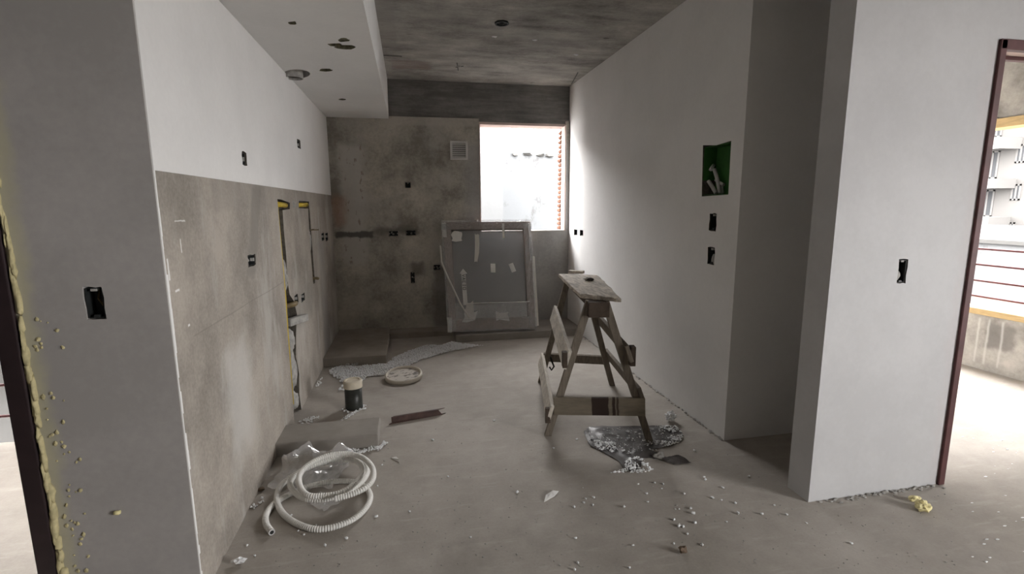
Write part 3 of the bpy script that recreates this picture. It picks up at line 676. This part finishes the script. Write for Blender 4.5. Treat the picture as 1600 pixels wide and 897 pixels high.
e0 = pz(889, 424.5, .842); e1 = pz(912, 425.5, .842); MB().beam(e0, e1, .06, .02).build('plank_end', 'plank', TR, .002)
# hanging strap on the far left leg
s0 = on(3, .26)+ax*.0
MB().tube([s0+Vector((.02, -.02, .03)), s0+Vector((.035, -.025, -.02)), s0+Vector((.05, -.03, -.06)), s0+Vector((.03, -.03, -.085)), s0+Vector((.015, -.03, -.06))], .007, 8).build('strap', 'blackbox', TR, smooth=True)
pc = pz(916, 438, .852)
jk = thing('scrap_clip', (pc.x, pc.y, .85), 'small crumpled grey scrap lying on the trestle plank', 'scrap')
MB().lump((pc.x, pc.y, .862), 1, 5, (.02, .016, .012), 2, .5).build('paper_knot', 'paper', jk, smooth=True)
MB().lump((pc.x+.022, pc.y-.012, .86), 1, 9, (.022, .014, .01), 2, .5).build('dark_knot', 'blackfilm', jk, smooth=True)

# ------------------------------------------------------------------ wrapped window unit leaning on the back wall
zb_ = .074
BL, BR = pz(701, 521, zb_), pz(838, 515, zb_)
yb_ = min(BL.y, BR.y); 
BL, BR = pyy(701, 520, BL.y), pyy(838, 515, BR.y)
nrm = None
TLy = 5.33
TL0 = pyy(690, 347, TLy)
pn = (BR-BL).cross(TL0-BL).normalized()
def onp(x, y): dr = _ray(x, y); return _C+dr*((BL-_C).dot(pn)/dr.dot(pn))
if pn.y > 0: pn = -pn                                                  # towards the room
TL, TR_, BR_ = onp(690, 347), onp(829, 345.5), onp(838, 515)
WU = thing('wrapped_window', (BL+BR)/2, 'new window unit wrapped in clear plastic leaning on the back wall', 'window unit')
def Q(s, t): return BL.lerp(BR_, s).lerp(TL.lerp(TR_, s), t)
def slab(s0, s1, t0, t1, d0, d1, n=1):
    mb = MB(); P4 = [(s0, t0), (s1, t0), (s1, t1), (s0, t1)]
    mb.prism([Q(a_, b_)+pn*d0 for a_, b_ in P4], pn*(d1-d0)); return mb
fw_ = .085; fh = .07
def trap(P4, d0, d1): return MB().prism([Q(a_, b_)+pn*d0 for a_, b_ in P4], pn*(d1-d0))
trap([(.01, .01), (.99, .01), (.99-fw_, .01+fh*1.5), (.01+fw_, .01+fh*1.5)], -.02, .035).build('rail', 'wframe', WU, .004)
trap([(.01, .99), (.01+fw_, .99-fh), (.99-fw_, .99-fh), (.99, .99)], -.02, .035).build('rail', 'wframe', WU, .004)
trap([(.01, .01), (.01+fw_, .01+fh*1.5), (.01+fw_, .99-fh), (.01, .99)], -.02, .035).build('stile', 'wframe', WU, .004)
trap([(.99, .01), (.99, .99), (.99-fw_, .99-fh), (.99-fw_, .01+fh*1.5)], -.02, .035).build('stile', 'wframe', WU, .004)
gl = slab(.08, .92, .1, .93, .0, .006).build('pane', 'pane', WU)
gl['label'] = 'dusty grey glass pane'
for (s, t, an, w, h) in ((.30+.24, .565, -.05, .05, .095), (.30+.46, .565, .3, .05, .095)):
    q = MB(); c0 = Q(s, t)+pn*.0075; u = (BR_-BL).normalized(); v = (TL-BL).normalized(); ca, sa = math.cos(an), math.sin(an)
    q.prism([c0+(u*ca+v*sa)*(a_*w/2)+(v*ca-u*sa)*(b_*h/2) for a_, b_ in ((-1, -1), (1, -1), (1, 1), (-1, 1))], pn*.0012)
    st_ = q.build('sticker', 'sticker', gl)
u = (BR_-BL).normalized(); v = (TL-BL).normalized()
# arrow sticker with lettering
c0 = Q(.205, .46)+pn*.0075
ar = MB().prism([c0+u*a_+v*b_ for a_, b_ in ((-.022, -.26), (.022, -.26), (.022, .07), (.04, .07), (0, .125), (-.04, .07), (-.022, .07))], pn*.0012).build('arrow_label', 'sticker', gl)
# writing on the arrow, read bottom to top
def letter(ch, c, s, parent):
    S = {'V': [((0, 1), (.5, 0)), ((.5, 0), (1, 1))], 'A': [((0, 0), (.5, 1)), ((.5, 1), (1, 0)), ((.2, .4), (.8, .4))], 'K': [((0, 0), (0, 1)), ((0, .5), (1, 1)), ((0, .5), (1, 0))],
         'E': [((0, 0), (0, 1)), ((0, 0), (1, 0)), ((0, .5), (.8, .5)), ((0, 1), (1, 1))], 'I': [((.5, 0), (.5, 1)), ((.25, 0), (.75, 0)), ((.25, 1), (.75, 1))],
         'O': [((0, 0), (1, 0)), ((1, 0), (1, 1)), ((1, 1), (0, 1)), ((0, 1), (0, 0))], 'S': [((0, 0), (1, 0)), ((1, 0), (1, .5)), ((1, .5), (0, .5)), ((0, .5), (0, 1)), ((0, 1), (1, 1))]}[ch]
    mb = MB()
    for (a_, b_) in S:
        # letters lie on their side: reading direction runs down the sticker
        f_ = lambda p: c+(-v)*((p[0]-.5)*s*.75)+u*((p[1]-.5)*s)
        mb.beam(f_(a_), f_(b_), .005, .002, pn)
    mb.build('letter', 'ink', parent)
for i, ch in enumerate('VAEIO'): letter(ch, Q(.205, .46)+pn*.0095+v*(.05-.034*i), .03, WU)
# tapes and paper patches
def patch(s0, s1, t0, t1, d, mat, name, j=.012, seed=0, tilt=0):
    rr = random.Random(seed); P4 = ragged((s0, t0), (s1, t1), 3, j, seed); mb = MB()
    P4 = [(a_+tilt*(b_-t0), b_) for a_, b_ in P4]
    mb.prism([Q(a_, b_)+pn*d for a_, b_ in P4], pn*.0025); return mb.build(name, mat, WU)
patch(.10, .21, .81, .90, .037, 'sticker', 'paper_patch', .008, 1)
patch(.0, .045, .85, .985, .037, 'tapepale', 'corner_guard', .003, 2)
patch(-.01, .04, .0, .13, .037, 'tapepale', 'corner_guard', .003, 3)
patch(.985, 1.02, .03, .66, .037, 'tapepale', 'edge_tape', .004, 4)
patch(.18, .93, .243, .25, .052, 'sticker', 'film_edge', .001, 24)
patch(.965, .995, .62, .97, .037, 'wrap', 'edge_tape', .004, 14)
patch(.33, .375, .62, .88, .008, 'tapepale', 'tape_strip', .008, 5, .12)
patch(.66, .69, .83, .97, .037, 'tapepale', 'tape_strip', .006, 6)
patch(.16, .32, .10, .17, .038, 'sticker', 'paper_patch', .02, 7, .3)
patch(.2, .28, .15, .26, .038, 'tapepale', 'paper_patch', .02, 8, .2)
patch(.54, .68, .09, .165, .038, 'sticker', 'paper_patch', .012, 9)
patch(.60, .66, .16, .25, .038, 'wrap', 'paper_patch', .015, 10)
# long loose strap across the left side
MB().tube([Q(-.035, .77)+pn*.05, Q(-.03, .62)+pn*.05, Q(.02, .5)+pn*.05, Q(.09, .36)+pn*.045, Q(.15, .24)+pn*.042, Q(.24, .12)+pn*.04], .009, 6).build('strap', 'tapepale', WU, smooth=True)
# crinkled film over the members
def wrap(P4, ns, nt, amp, seed):
    mb = MB(); vs = []; A_, B_, C_, D_ = [Vector((*p, 0)) for p in P4]
    for i in range(nt+1):
        for k_ in range(ns+1):
            pp = A_.lerp(B_, k_/ns).lerp(D_.lerp(C_, k_/ns), i/nt); w = Q(pp.x, pp.y)
            h = mnoise.noise(Vector((w.x*28+seed, w.y*28, w.z*28)))*amp+mnoise.noise(Vector((w.x*90, w.z*60, seed)))*amp*.5
            vs.append(w+pn*(.042+abs(h)))
    mb.add(vs, [(i*(ns+1)+k_, i*(ns+1)+k_+1, (i+1)*(ns+1)+k_+1, (i+1)*(ns+1)+k_) for i in range(nt) for k_ in range(ns)])
    return mb.build('plastic_film', 'wrap', WU)
wrap([(0, .915), (1.0, .92), (1.005, 1.005), (-.005, 1.005)], 60, 10, .012, 1)
wrap([(-.01, .02), (.09, .02), (.09, .97), (-.01, .97)], 10, 60, .012, 4)
wrap([(.905, .02), (1.0, .02), (1.0, .97), (.905, .97)], 10, 60, .012, 9)
wrap([(.0, .0), (1, .0), (1, .11), (.0, .11)], 60, 8, .008, 12)
wrap([(.08, .10), (.92, .10), (.92, .245), (.08, .255)], 50, 10, .006, 15)

# ------------------------------------------------------------------ floor things
def spline(pts, n=12):
    out = []; P_ = [pts[0]]+list(pts)+[pts[-1]]
    for i in range(1, len(P_)-2):
        a_, b_, c_, d_ = P_[i-1], P_[i], P_[i+1], P_[i+2]
        for k_ in range(n):
            t = k_/n; out.append(.5*((2*b_)+(-a_+c_)*t+(2*a_-5*b_+4*c_-d_)*t*t+(-a_+3*b_-3*c_+d_)*t**3))
    out.append(P_[-2]); return out
ctrl = [(288, 768, 0), (252, 715, 0), (250, 650, 0), (300, 575, .0), (395, 515, 0), (500, 465, 0), (620, 430, 0), (750, 412, .0), (870, 420, 0), (955, 465, 0), (980, 530, 0), (940, 610, 0), (850, 685, 0), (720, 735, 0), (590, 748, 0), (470, 712, 0), (370, 640, .002), (325, 545, .006), (350, 450, .012), (430, 380, .02), (530, 325, .03), (640, 285, .032), (760, 262, .032), (870, 270, .032), (945, 300, .032), (960, 350, .034), (920, 415, .036), (840, 475, .036), (740, 520, .034), (610, 543, .032), (500, 525, .034), (430, 465, .036), (425, 405, .042), (490, 345, .05), (610, 290, .06), (740, 255, .06), (850, 255, .06), (915, 300, .06), (920, 365, .06), (870, 430, .06), (780, 490, .058), (660, 515, .056), (540, 510, .058), (485, 440, .064), (490, 360, .075), (560, 290, .085), (680, 235, .09), (810, 220, .09), (920, 245, .09), (990, 310, .088), (1000, 390, .085), (950, 455, .08), (860, 500, .072), (740, 535, .062)]
RC = .0135
path = spline([pz(360+.223*x, 660+.223*y, RC+z)for x, y, z in ctrl], 14)
# even steps
L = [0]
for a_, b_ in zip(path, path[1:]): L.append(L[-1]+(b_-a_).length)
step = .0026; pts = []; j = 0; s_ = 0
while s_ < L[-1]:
    while L[j+1] < s_: j += 1
    t = (s_-L[j])/max(L[j+1]-L[j], 1e-9); pts.append(path[j].lerp(path[j+1], t)); s_ += step
# four rings per rib make the corrugation
rad = [RC if i % 4 < 2 else RC*.82 for i in range(len(pts))]
cd = thing('conduit_coil', (pts[0].x+.2, pts[0].y+.2, 0), 'loosely coiled white corrugated conduit on the floor by the left wall', 'conduit')
MB().tube(pts, RC, 16, False, rad).build('corrugated_tube', 'whitepvc', cd)
d0 = (pts[0]-pts[1]).normalized()
def endring(p, dv): return MB().tube([p, p+dv*.004], RC, 12).build('cut_end', 'conduit', cd)
endring(pts[0], d0); MB().tube([pts[0]+d0*.0041, pts[0]+d0*.0048], RC*.6, 10).build('bore', 'blackbox', cd)
endring(pts[-1], (pts[-1]-pts[-2]).normalized())

# crumpled clear bag under the coil
bagc = [pz(440, 745), pz(520, 720), pz(555, 735), pz(470, 790)]
def bag(name, label, P4, ns, nt, amp, seed, peaks, lift=.004):
    mb = MB(); vs = []; rr = random.Random(seed)
    A_, B_, C_, D_ = P4
    for i in range(nt+1):
        for k_ in range(ns+1):
            s, t = k_/ns, i/nt
            es = s+.10*mnoise.noise(Vector((seed, t*4, 0)))*(abs(s-.5)*2); et = t+.16*mnoise.noise(Vector((s*5, seed, 3)))*(abs(t-.5)*2)
            w = A_.lerp(B_, es).lerp(D_.lerp(C_, es), et)
            q = Vector((w.x*9+seed, w.y*9, seed)); h = abs(mnoise.noise(q))*amp+abs(mnoise.noise(q*2.7))*amp*.5
            for (ps_, pt_, ph, pw) in peaks: h += ph*max(0, 1-math.hypot((s-ps_), (t-pt_))/pw)
            vs.append(Vector((w.x, w.y, lift+h)))
    mb.add(vs, [(i*(ns+1)+k_, i*(ns+1)+k_+1, (i+1)*(ns+1)+k_+1, (i+1)*(ns+1)+k_) for i in range(nt) for k_ in range(ns)])
    return tag(mb.build(name, 'bag', smooth=False), label, 'bag')
bag('plastic_bag', 'clear crumpled plastic bag against the plinth under the coiled conduit', [pz(418, 765), pz(520, 765), pz(552, 712), pz(448, 725)], 44, 40, .022, 3, [(.32, .97, .10, .3), (.8, .95, .085, .3), (.04, .75, .07, .2), (.2, .8, .05, .2)])
bag('plastic_scrap', 'twisted clear plastic tail lying inside the conduit loops', [pz(468, 778), pz(530, 742), pz(543, 726), pz(480, 735)], 34, 20, .03, 8, [(.95, .6, .03, .3), (.3, .5, .02, .4)])
bag('plastic_sheet', 'small clear plastic corner poking out under the lower conduit loops', [pz(480, 785), pz(505, 802), pz(540, 782), pz(500, 770)], 20, 16, .015, 5, [])

# drain pipe stub with cap
dp_ = pz(553.5, 637)
dr = thing('drain_pipe', (dp_.x, dp_.y, 0), 'black drain pipe stub with cream cap rising from the floor', 'pipe')
RP = .056
MB().lathe((dp_.x, dp_.y, 0), [(RP-.004, -.01), (RP+.001, .0), (RP, .15), (RP-.005, .15), (RP-.006, 0)], 36).build('pipe', 'pipeblack', dr, smooth=True)
MB().lathe((dp_.x, dp_.y, 0), [(RP+.001, .148), (RP+.006, .148), (RP+.006, .192), (RP+.001, .198), (RP*.8, .199), (RP*.75, .194), (0, .193)], 36).build('cap', 'cap', dr, smooth=False)
q = MB(); r = random.Random(4)
for i in range(26):
    a_ = r.uniform(0, 6.28); rr = RP+r.uniform(.0, .035); q.lump((dp_.x+math.cos(a_)*rr, dp_.y+math.sin(a_)*rr*.9-.01, .006), r.uniform(.004, .009), i, (1, 1, .8), 1)
q.build('crumb_ring', 'eps', dr)['kind'] = 'stuff'

# bucket lid, tilted on its grip
lc = pz(631, 590, .012)
lid = thing('bucket_lid', (lc.x, lc.y, 0), 'round cream bucket lid with plaster smears lying on the floor', 'lid')
b = NB('smeared_lid'); n1 = b.noise(16, 4, .6, b.mapping((1, 2.2, 1))); n2 = b.noise(9, 3)
cl = b.mix(b.rng(n1, .53, .58, 0, .85), (.62, .58, .53), (.16, .145, .13)); M['lid'] = b.done(cl, .6, n2, .1)
M['lidrim'] = simple('cream_lid_rim', (.62, .57, .49), .5, .06, 12, .05)
RL = .145
lo = MB().lathe((0, 0, 0), [(0, .006), (RL-.018, .006), (RL-.017, .002), (0, .002)], 56)
lob = lo.build('disc', 'lid', None); lob.parent = lid
lr = MB().lathe((0, 0, 0), [(RL-.018, .004), (RL-.016, .020), (RL-.010, .024), (RL-.004, .022), (RL, .014), (RL, -.008), (RL-.004, -.008), (RL-.006, .008), (RL-.018, .004)], 56).build('rim', 'lidrim', None, smooth=True); lr.parent = lid
lid.location = (lc.x, lc.y, .026); lid.rotation_euler = (R(6), R(-4), .3)

# rusty angle bar
a_, b_ = pz(612, 661), pz(690, 648); dd = (b_-a_).normalized(); nn = Vector((-dd.y, dd.x, 0))
an = thing('angle_bar', a_, 'short rusty brown steel angle lying on the floor', 'metal bar')
MB().prism([a_-nn*.003, b_+dd*.005-nn*.003, b_-dd*.02+Vector((0, 0, .036))+nn*.004, a_+Vector((0, 0, .036))+nn*.004], nn*.005).build('web', 'rust', an, .001)
MB().prism([a_+Vector((0, 0, .034)), b_-dd*.02+Vector((0, 0, .034)), b_+dd*.03+nn*.03+Vector((0, 0, .028)), a_+nn*.034+dd*.02+Vector((0, 0, .026))], (0, 0, .004)).build('flange', 'rust', an, .001)
MB().prism([a_-dd*.02-nn*.02, b_+dd*.0-nn*.002, b_+dd*.03+nn*.01, a_-nn*.0], (0, 0, .004)).build('foot', 'rust', an)

# polystyrene beads in front of the plinths
def inpoly(x, y, P_):
    c_ = False; j = len(P_)-1
    for i in range(len(P_)):
        if (P_[i].y > y) != (P_[j].y > y) and x < (P_[j].x-P_[i].x)*(y-P_[i].y)/(P_[j].y-P_[i].y)+P_[i].x: c_ = not c_
        j = i
    return c_
ICO = None
def beads(polypx, n, rmin, rmax, seed, hump=.015, lumpy=True):
    P_ = [pz(*p) for p in polypx]; r = random.Random(seed); mb = MB(); k_ = 0
    x0, x1 = min(p.x for p in P_), max(p.x for p in P_); y0, y1 = min(p.y for p in P_), max(p.y for p in P_)
    oc = [(1, 0, 0), (-1, 0, 0), (0, 1, 0), (0, -1, 0), (0, 0, 1), (0, 0, -1)]; of = [(0, 2, 4), (2, 1, 4), (1, 3, 4), (3, 0, 4), (2, 0, 5), (1, 2, 5), (3, 1, 5), (0, 3, 5)]
    while k_ < n:
        x, y = r.uniform(x0, x1), r.uniform(y0, y1)
        jx = mnoise.noise(Vector((x*14, y*14, seed)))*.03
        if not inpoly(x+jx, y+jx, P_): continue
        z = abs(mnoise.noise(Vector((x*6, y*6, seed))))*hump+r.uniform(0, hump*.5); s = r.uniform(rmin, rmax); a_ = r.uniform(0, 3)
        ca, sa = math.cos(a_), math.sin(a_); sx, sy, sz = (r.uniform(.7, 1.3) for _ in range(3))
        mb.add([(x+s*(q[0]*ca*sx-q[1]*sa*sy), y+s*(q[0]*sa*sx+q[1]*ca*sy), max(z+s*(q[2]*sz+.8), .0005)) for q in oc], of); k_ += 1
    return mb
bp = beads([(513, 582), (530, 574), (560, 574), (606, 570), (613, 562), (640, 549), (660, 543), (690, 541), (705, 535), (718, 537), (756, 541), (730, 545), (695, 553), (660, 563), (628, 578), (600, 587), (575, 590), (566, 598), (545, 611), (530, 612), (536, 600), (525, 592)], 7500, .004, .0065, 5, .016)
tag(bp.build('polystyrene_beads', 'eps', smooth=True), 'long drift of white polystyrene beads in front of the back plinths', 'beads', None, 'stuff')
bp = beads([(535, 572), (540, 569), (556, 567), (560, 572), (550, 575)], 60, .006, .012, 6, .02)
tag(bp.build('polystyrene_rubble', 'mortar'), 'small heap of grey crumbs against the corner plinth', 'crumbs', None, 'stuff')
for i, (poly, n, l) in enumerate((
    ([(538, 706), (594, 699), (602, 690), (607, 692), (596, 704), (560, 711), (540, 712)], 330, 'white bead heap at the end of the short plinth'),
    ([(462, 662), (485, 652), (499, 652), (490, 660), (478, 668)], 110, 'white crumbs at the foot of the wall chase'),
    ([(531, 657), (545, 648), (560, 642), (566, 641), (548, 652), (535, 660)], 70, 'white crumbs in the shadow of the drain pipe'),
    ([(493, 604), (501, 591), (504, 596), (498, 606)], 40, 'few white crumbs beside the left wall near the corner plinth'),
    ([(390, 792), (402, 778), (414, 784), (400, 796)], 26, 'few white crumbs by the left wall near the conduit end'))):
    tag(beads(poly, n, .003, .006, 20+i, .006).build('white_crumbs', 'eps'), l, 'crumbs', 'crumb heaps along the left wall', 'stuff')

# black film with crumbs under the trestle
def filmsheet(poly, seed, amp, zoff, name, label, cat='sheet'):
    P_ = [pz(*p) for p in poly]; cx = sum(p.x for p in P_)/len(P_); cy = sum(p.y for p in P_)/len(P_); C0 = Vector((cx, cy, 0)); mb = MB(); K = 14; n = len(P_)
    ring = []
    D_ = []
    for i in range(n):
        for k_ in range(4): D_.append(P_[i].lerp(P_[(i+1) % n], k_/4))
    n = len(D_); vs = [C0+Vector((0, 0, zoff))]
    for k_ in range(1, K+1):
        for p in D_:
            w = C0.lerp(p, k_/K); vs.append(Vector((w.x, w.y, zoff+abs(mnoise.noise(Vector((w.x*12, w.y*12, seed))))*amp)))
    fs = [(0, 1+i, 1+(i+1) % n) for i in range(n)]+[(1+(k_-1)*n+i, 1+k_*n+i, 1+k_*n+(i+1) % n, 1+(k_-1)*n+(i+1) % n) for k_ in range(1, K) for i in range(n)]
    mb.add(vs, fs); return tag(mb.build(name, 'blackfilm', smooth=True), label, cat)
filmsheet([(912, 676), (920, 668), (940, 666), (980, 668), (1022, 666), (1058, 667), (1067, 678), (1064, 690), (1040, 700), (1010, 704), (1004, 716), (1000, 736), (975, 738), (968, 722), (940, 706), (922, 698)], 3, .012, .002, 'plastic_sheet', 'black plastic sheet littered with white crumbs under the trestle')
fl = thing('plastic_flap', pz(1040, 715), 'crumpled black plastic flap beside the littered sheet', 'sheet')
def flap(P3, name, seed):
    mb = MB(); A_, B_, C_, D_ = P3; ns, nt = 14, 8; vs = []
    for i in range(nt+1):
        for k_ in range(ns+1):
            w = A_.lerp(B_, k_/ns).lerp(D_.lerp(C_, k_/ns), i/nt); vs.append(w+Vector((0, 0, abs(mnoise.noise(Vector((w.x*22, w.y*22, seed))))*.014)))
    mb.add(vs, [(i*(ns+1)+k_, i*(ns+1)+k_+1, (i+1)*(ns+1)+k_+1, (i+1)*(ns+1)+k_) for i in range(nt) for k_ in range(ns)]); return mb.build(name, 'blackfilm', fl)
flap([pz(1031, 716, .01), pz(1052, 726, .002), pz(1081, 724, .002), pz(1060, 711, .02)], 'loose_corner', 2)
flap([pz(992, 715, .004), pz(1029, 718, .002), pz(1033, 709, .03), pz(1010, 703, .035)], 'folded_corner', 5)
MB().lump(pz(1030, 712, .018), 1, 4, (.03, .02, .02), 2, .5).build('knot', 'mortar', fl)
cr = MB()
def crumbs(mb, poly, n, r0, r1, seed, z0=.002):
    P_ = [pz(*p) for p in poly]; r = random.Random(seed); x0, x1 = min(p.x for p in P_), max(p.x for p in P_); y0, y1 = min(p.y for p in P_), max(p.y for p in P_); k_ = 0
    while k_ < n:
        x, y = r.uniform(x0, x1), r.uniform(y0, y1)
        if not inpoly(x, y, P_) or mnoise.noise(Vector((x*18, y*18, seed))) < -.25: continue
        s = r.uniform(r0, r1)*(.7 if r.random() < .6 else 1.3); mb.lump((x, y, z0+s*.6), s, k_+seed, (r.uniform(.7, 1.6), r.uniform(.7, 1.4), .7), 1, .5); k_ += 1
crumbs(cr, [(925, 690), (960, 695), (965, 705), (950, 714), (930, 703)], 165, .002, .0055, 1, .010)
crumbs(cr, [(1018, 668), (1056, 668), (1068, 682), (1062, 694), (1030, 703), (1022, 694), (1048, 686), (1050, 676)], 264, .002, .0055, 2, .010)
crumbs(cr, [(980, 720), (1000, 716), (1022, 738), (1000, 742), (955, 742), (975, 735)], 286, .002, .0055, 3, .010)
crumbs(cr, [(915, 672), (1060, 668), (1030, 705), (1000, 715), (960, 710), (925, 695)], 242, .002, .0055, 4, .010)
tag(cr.build('polystyrene_crumbs', 'eps'), 'broken white polystyrene crumbs spilled over the black sheet', 'crumbs', None, 'stuff')

# foil ball, foam lumps, paper scraps, single chips
def one(name, px_, py_, size, mat, label, cat, seed=1, sq=(1, 1, .8), sub=2, rough=.5, group=None, fr=1.6):
    p = pz(px_, py_); mb = MB().lump((p.x, p.y, 0), size, seed, sq, sub, rough, fr); mz = min(v.z for v in mb.v)
    for v in mb.v: v.z -= mz-.0005
    return tag(mb.build(name, mat), label, cat, group)
one('foil_ball', 1047, 658, .030, 'foil', 'crumpled silver foil ball on the floor near the right wall', 'foil', 2, (1, 1, .9), 3, .45, None, 3.5)
one('foam_lump', 1441, 798, .026, 'foam2', 'larger pale yellow foam lump in front of the right pier', 'foam', 4, (1.2, 1, .8), 3, .4, 'yellow foam lumps', 2.2)
one('foam_lump', 1429, 784, .020, 'foam2', 'smaller pale yellow foam lump in front of the right pier', 'foam', 7, (1.3, .9, .7), 3, .3, 'yellow foam lumps')
one('brown_clod', 1067, 864, .013, 'brown', 'small brown clod on the floor at the bottom of the picture', 'debris', 3, (1.2, 1, .9), 2, .5)
one('plaster_crumb', 373, 881, .014, 'eps', 'white crumbly crumb near the foot of the left wall', 'debris', 9, (1.4, .8, .7), 2, .7)
one('mortar_chip', 408, 767, .012, 'brown', 'brown chip on the floor beside the left wall', 'debris', 12, (1.4, 1, .7), 2, .4)
def scrap(name, poly, z, label, mat='paper'):
    mb = MB(); mb.prism([pz(x, y, z+h) for x, y, h in poly], (0, 0, .0025)); return tag(mb.build(name, mat), label, 'scrap')
scrap('paper_scrap', [(850, 785, 0), (853, 774, .004), (864, 767, .012), (873, 768, .006), (866, 776, .0)], .001, 'torn white paper scrap in the middle of the floor')
scrap('plastic_chip', [(611, 716, 0), (619, 714, .003), (623, 718, .008), (624, 723, 0)], .001, 'small white triangular scrap right of the conduit coil')
# scattered crumbs, single ones at their places
CH_ = [(597, 727), (590, 760), (567, 770), (507, 788), (494, 821), (475, 836), (466, 830), (455, 806), (588, 808), (541, 842), (508, 853), (386, 853), (398, 869), (897, 793), (912, 786), (915, 780), (1034, 764), (1036, 757), (1023, 755), (997, 757), (1010, 772), (1012, 785), (1069, 772), (1055, 796), (1053, 813), (1061, 796), (1086, 818), (1067, 824), (1061, 823), (1074, 835), (1097, 852), (1053, 850), (899, 842), (903, 880), (898, 891), (983, 888), (989, 853), (1114, 779), (1079, 795), (1083, 803), (1127, 782), (1170, 745), (1129, 763), (1112, 778), (1149, 787), (1153, 803), (1190, 804), (1229, 805), (1135, 816), (1260, 818), (927, 778), (926, 790), (975, 793), (1085, 705), (1100, 746), (1102, 750), (865, 701), (901, 687), (772, 658), (676, 688), (808, 770), (700, 745), (640, 800), (735, 840), (1330, 850), (1210, 790)]
proto = None; r = random.Random(8)
for i, (x, y) in enumerate(CH_):
    p = pz(x, y); s = r.uniform(.0035, .0065)
    if proto is None:
        mb = MB().lump((0, 0, .8), 1, 3, (1.2, .9, .8), 2, .45); proto = mb.build('floor_crumb', 'eps', None, smooth=True); o = proto
    else: o = proto.copy(); COL.objects.link(o)
    o.location = (p.x, p.y, -.0003); o.scale = (s*r.uniform(.8, 1.3), s, s*r.uniform(.7, 1.1)); o.rotation_euler = (0, 0, r.uniform(0, 6))
    k_ = ('around the coiled conduit' if x < 650 else 'before the niche and right pier' if x > 1090 else 'along the bottom edge of the picture' if y > 835 else 'left of the trestle legs' if x < 905 else 'just in front of the littered black sheet')
    tag(o, 'tiny white polystyrene crumb on the floor '+k_, 'crumb', 'crumbs '+k_)
# fine grit nobody could count
gm = MB(); r = random.Random(14)
for i in range(650):
    x = r.uniform(420, 1500); y = 640+250*r.random()**.7; p = pz(x, y)
    if p.x > 1.70 and p.y > 1.75: continue
    if p.x < -.2 and 2.0 < p.y < 2.8 or .9 < p.x < 1.6 and 2.1 < p.y < 2.8: continue
    if XL+.03 < p.x and p.y < 5: gm.lump((p.x, p.y, .001), r.uniform(.001, .003), i, (1.2, 1, .8), 1, .4)
tag(gm.build('floor_grit', 'mortar'), 'fine pale grit scattered all over the floor', 'grit', None, 'stuff')
gm = MB()
for i in range(150):
    y = r.uniform(2.42, 4.85); gm.lump((XR-.004-abs(r.gauss(0, .008)), y, .003), r.uniform(.003, .010), i, (.8, 1.8, .8), 1, .5)
for i in range(60): gm.lump((r.uniform(1.76, 2.47), YQ-.006-abs(r.gauss(0, .012)), .003), r.uniform(.003, .008), i, (1.8, .8, .8), 1, .5)
tag(gm.build('mortar_crumbs', 'mortar'), 'mortar crumbs along the foot of the right wall and pier', 'crumbs', None, 'stuff')
gm = MB()
for i in range(60):
    p = pz(r.uniform(1500, 1640), r.uniform(600, 880)); gm.lump((p.x, p.y, .002), r.uniform(.002, .006), i, (1.8, .7, .35), 1, .4)
tag(gm.build('plaster_flakes', 'eps'), 'white plaster flakes on the floor beyond the right doorway', 'flakes', None, 'stuff')

# ------------------------------------------------------------------ expanding foam along the left door frame
fm = MB(); r = random.Random(21); z = .0
while z < 1.75:
    k_ = max(.25, 1-z/2.2); w = r.uniform(.006, .016)*k_; fm.lump((XD1+.006+r.uniform(0, .010), YP-.002, z), 1, int(z*900), (w, .010*k_+.004, r.uniform(.02, .05)), 2, .4); z += r.uniform(.02, .05)
tag(fm.build('expanding_foam', 'foam', smooth=True), 'bead of yellow expanding foam along the left door frame', 'foam')
fb_ = MB()
for i in range(75):
    z = 1.02*r.random()**1.3; x = XD1+.035+abs(r.gauss(0, .035)); s = r.uniform(.002, .0055); fb_.lump((x, YP-.001, z), s, i, (1.2, .8, 1.6), 1, .4)
tag(fb_.build('foam_specks', 'foam'), 'dried foam specks spattered on the grey wall by the door frame', 'foam', None, 'stuff')
fp = pyy(183, 801, YP-.004); tag(MB().lump(fp, .008, 3, (1.3, 1, .9), 2, .3).build('foam_dab', 'foam2', smooth=True), 'single yellow foam dab low on the grey left wall', 'foam')
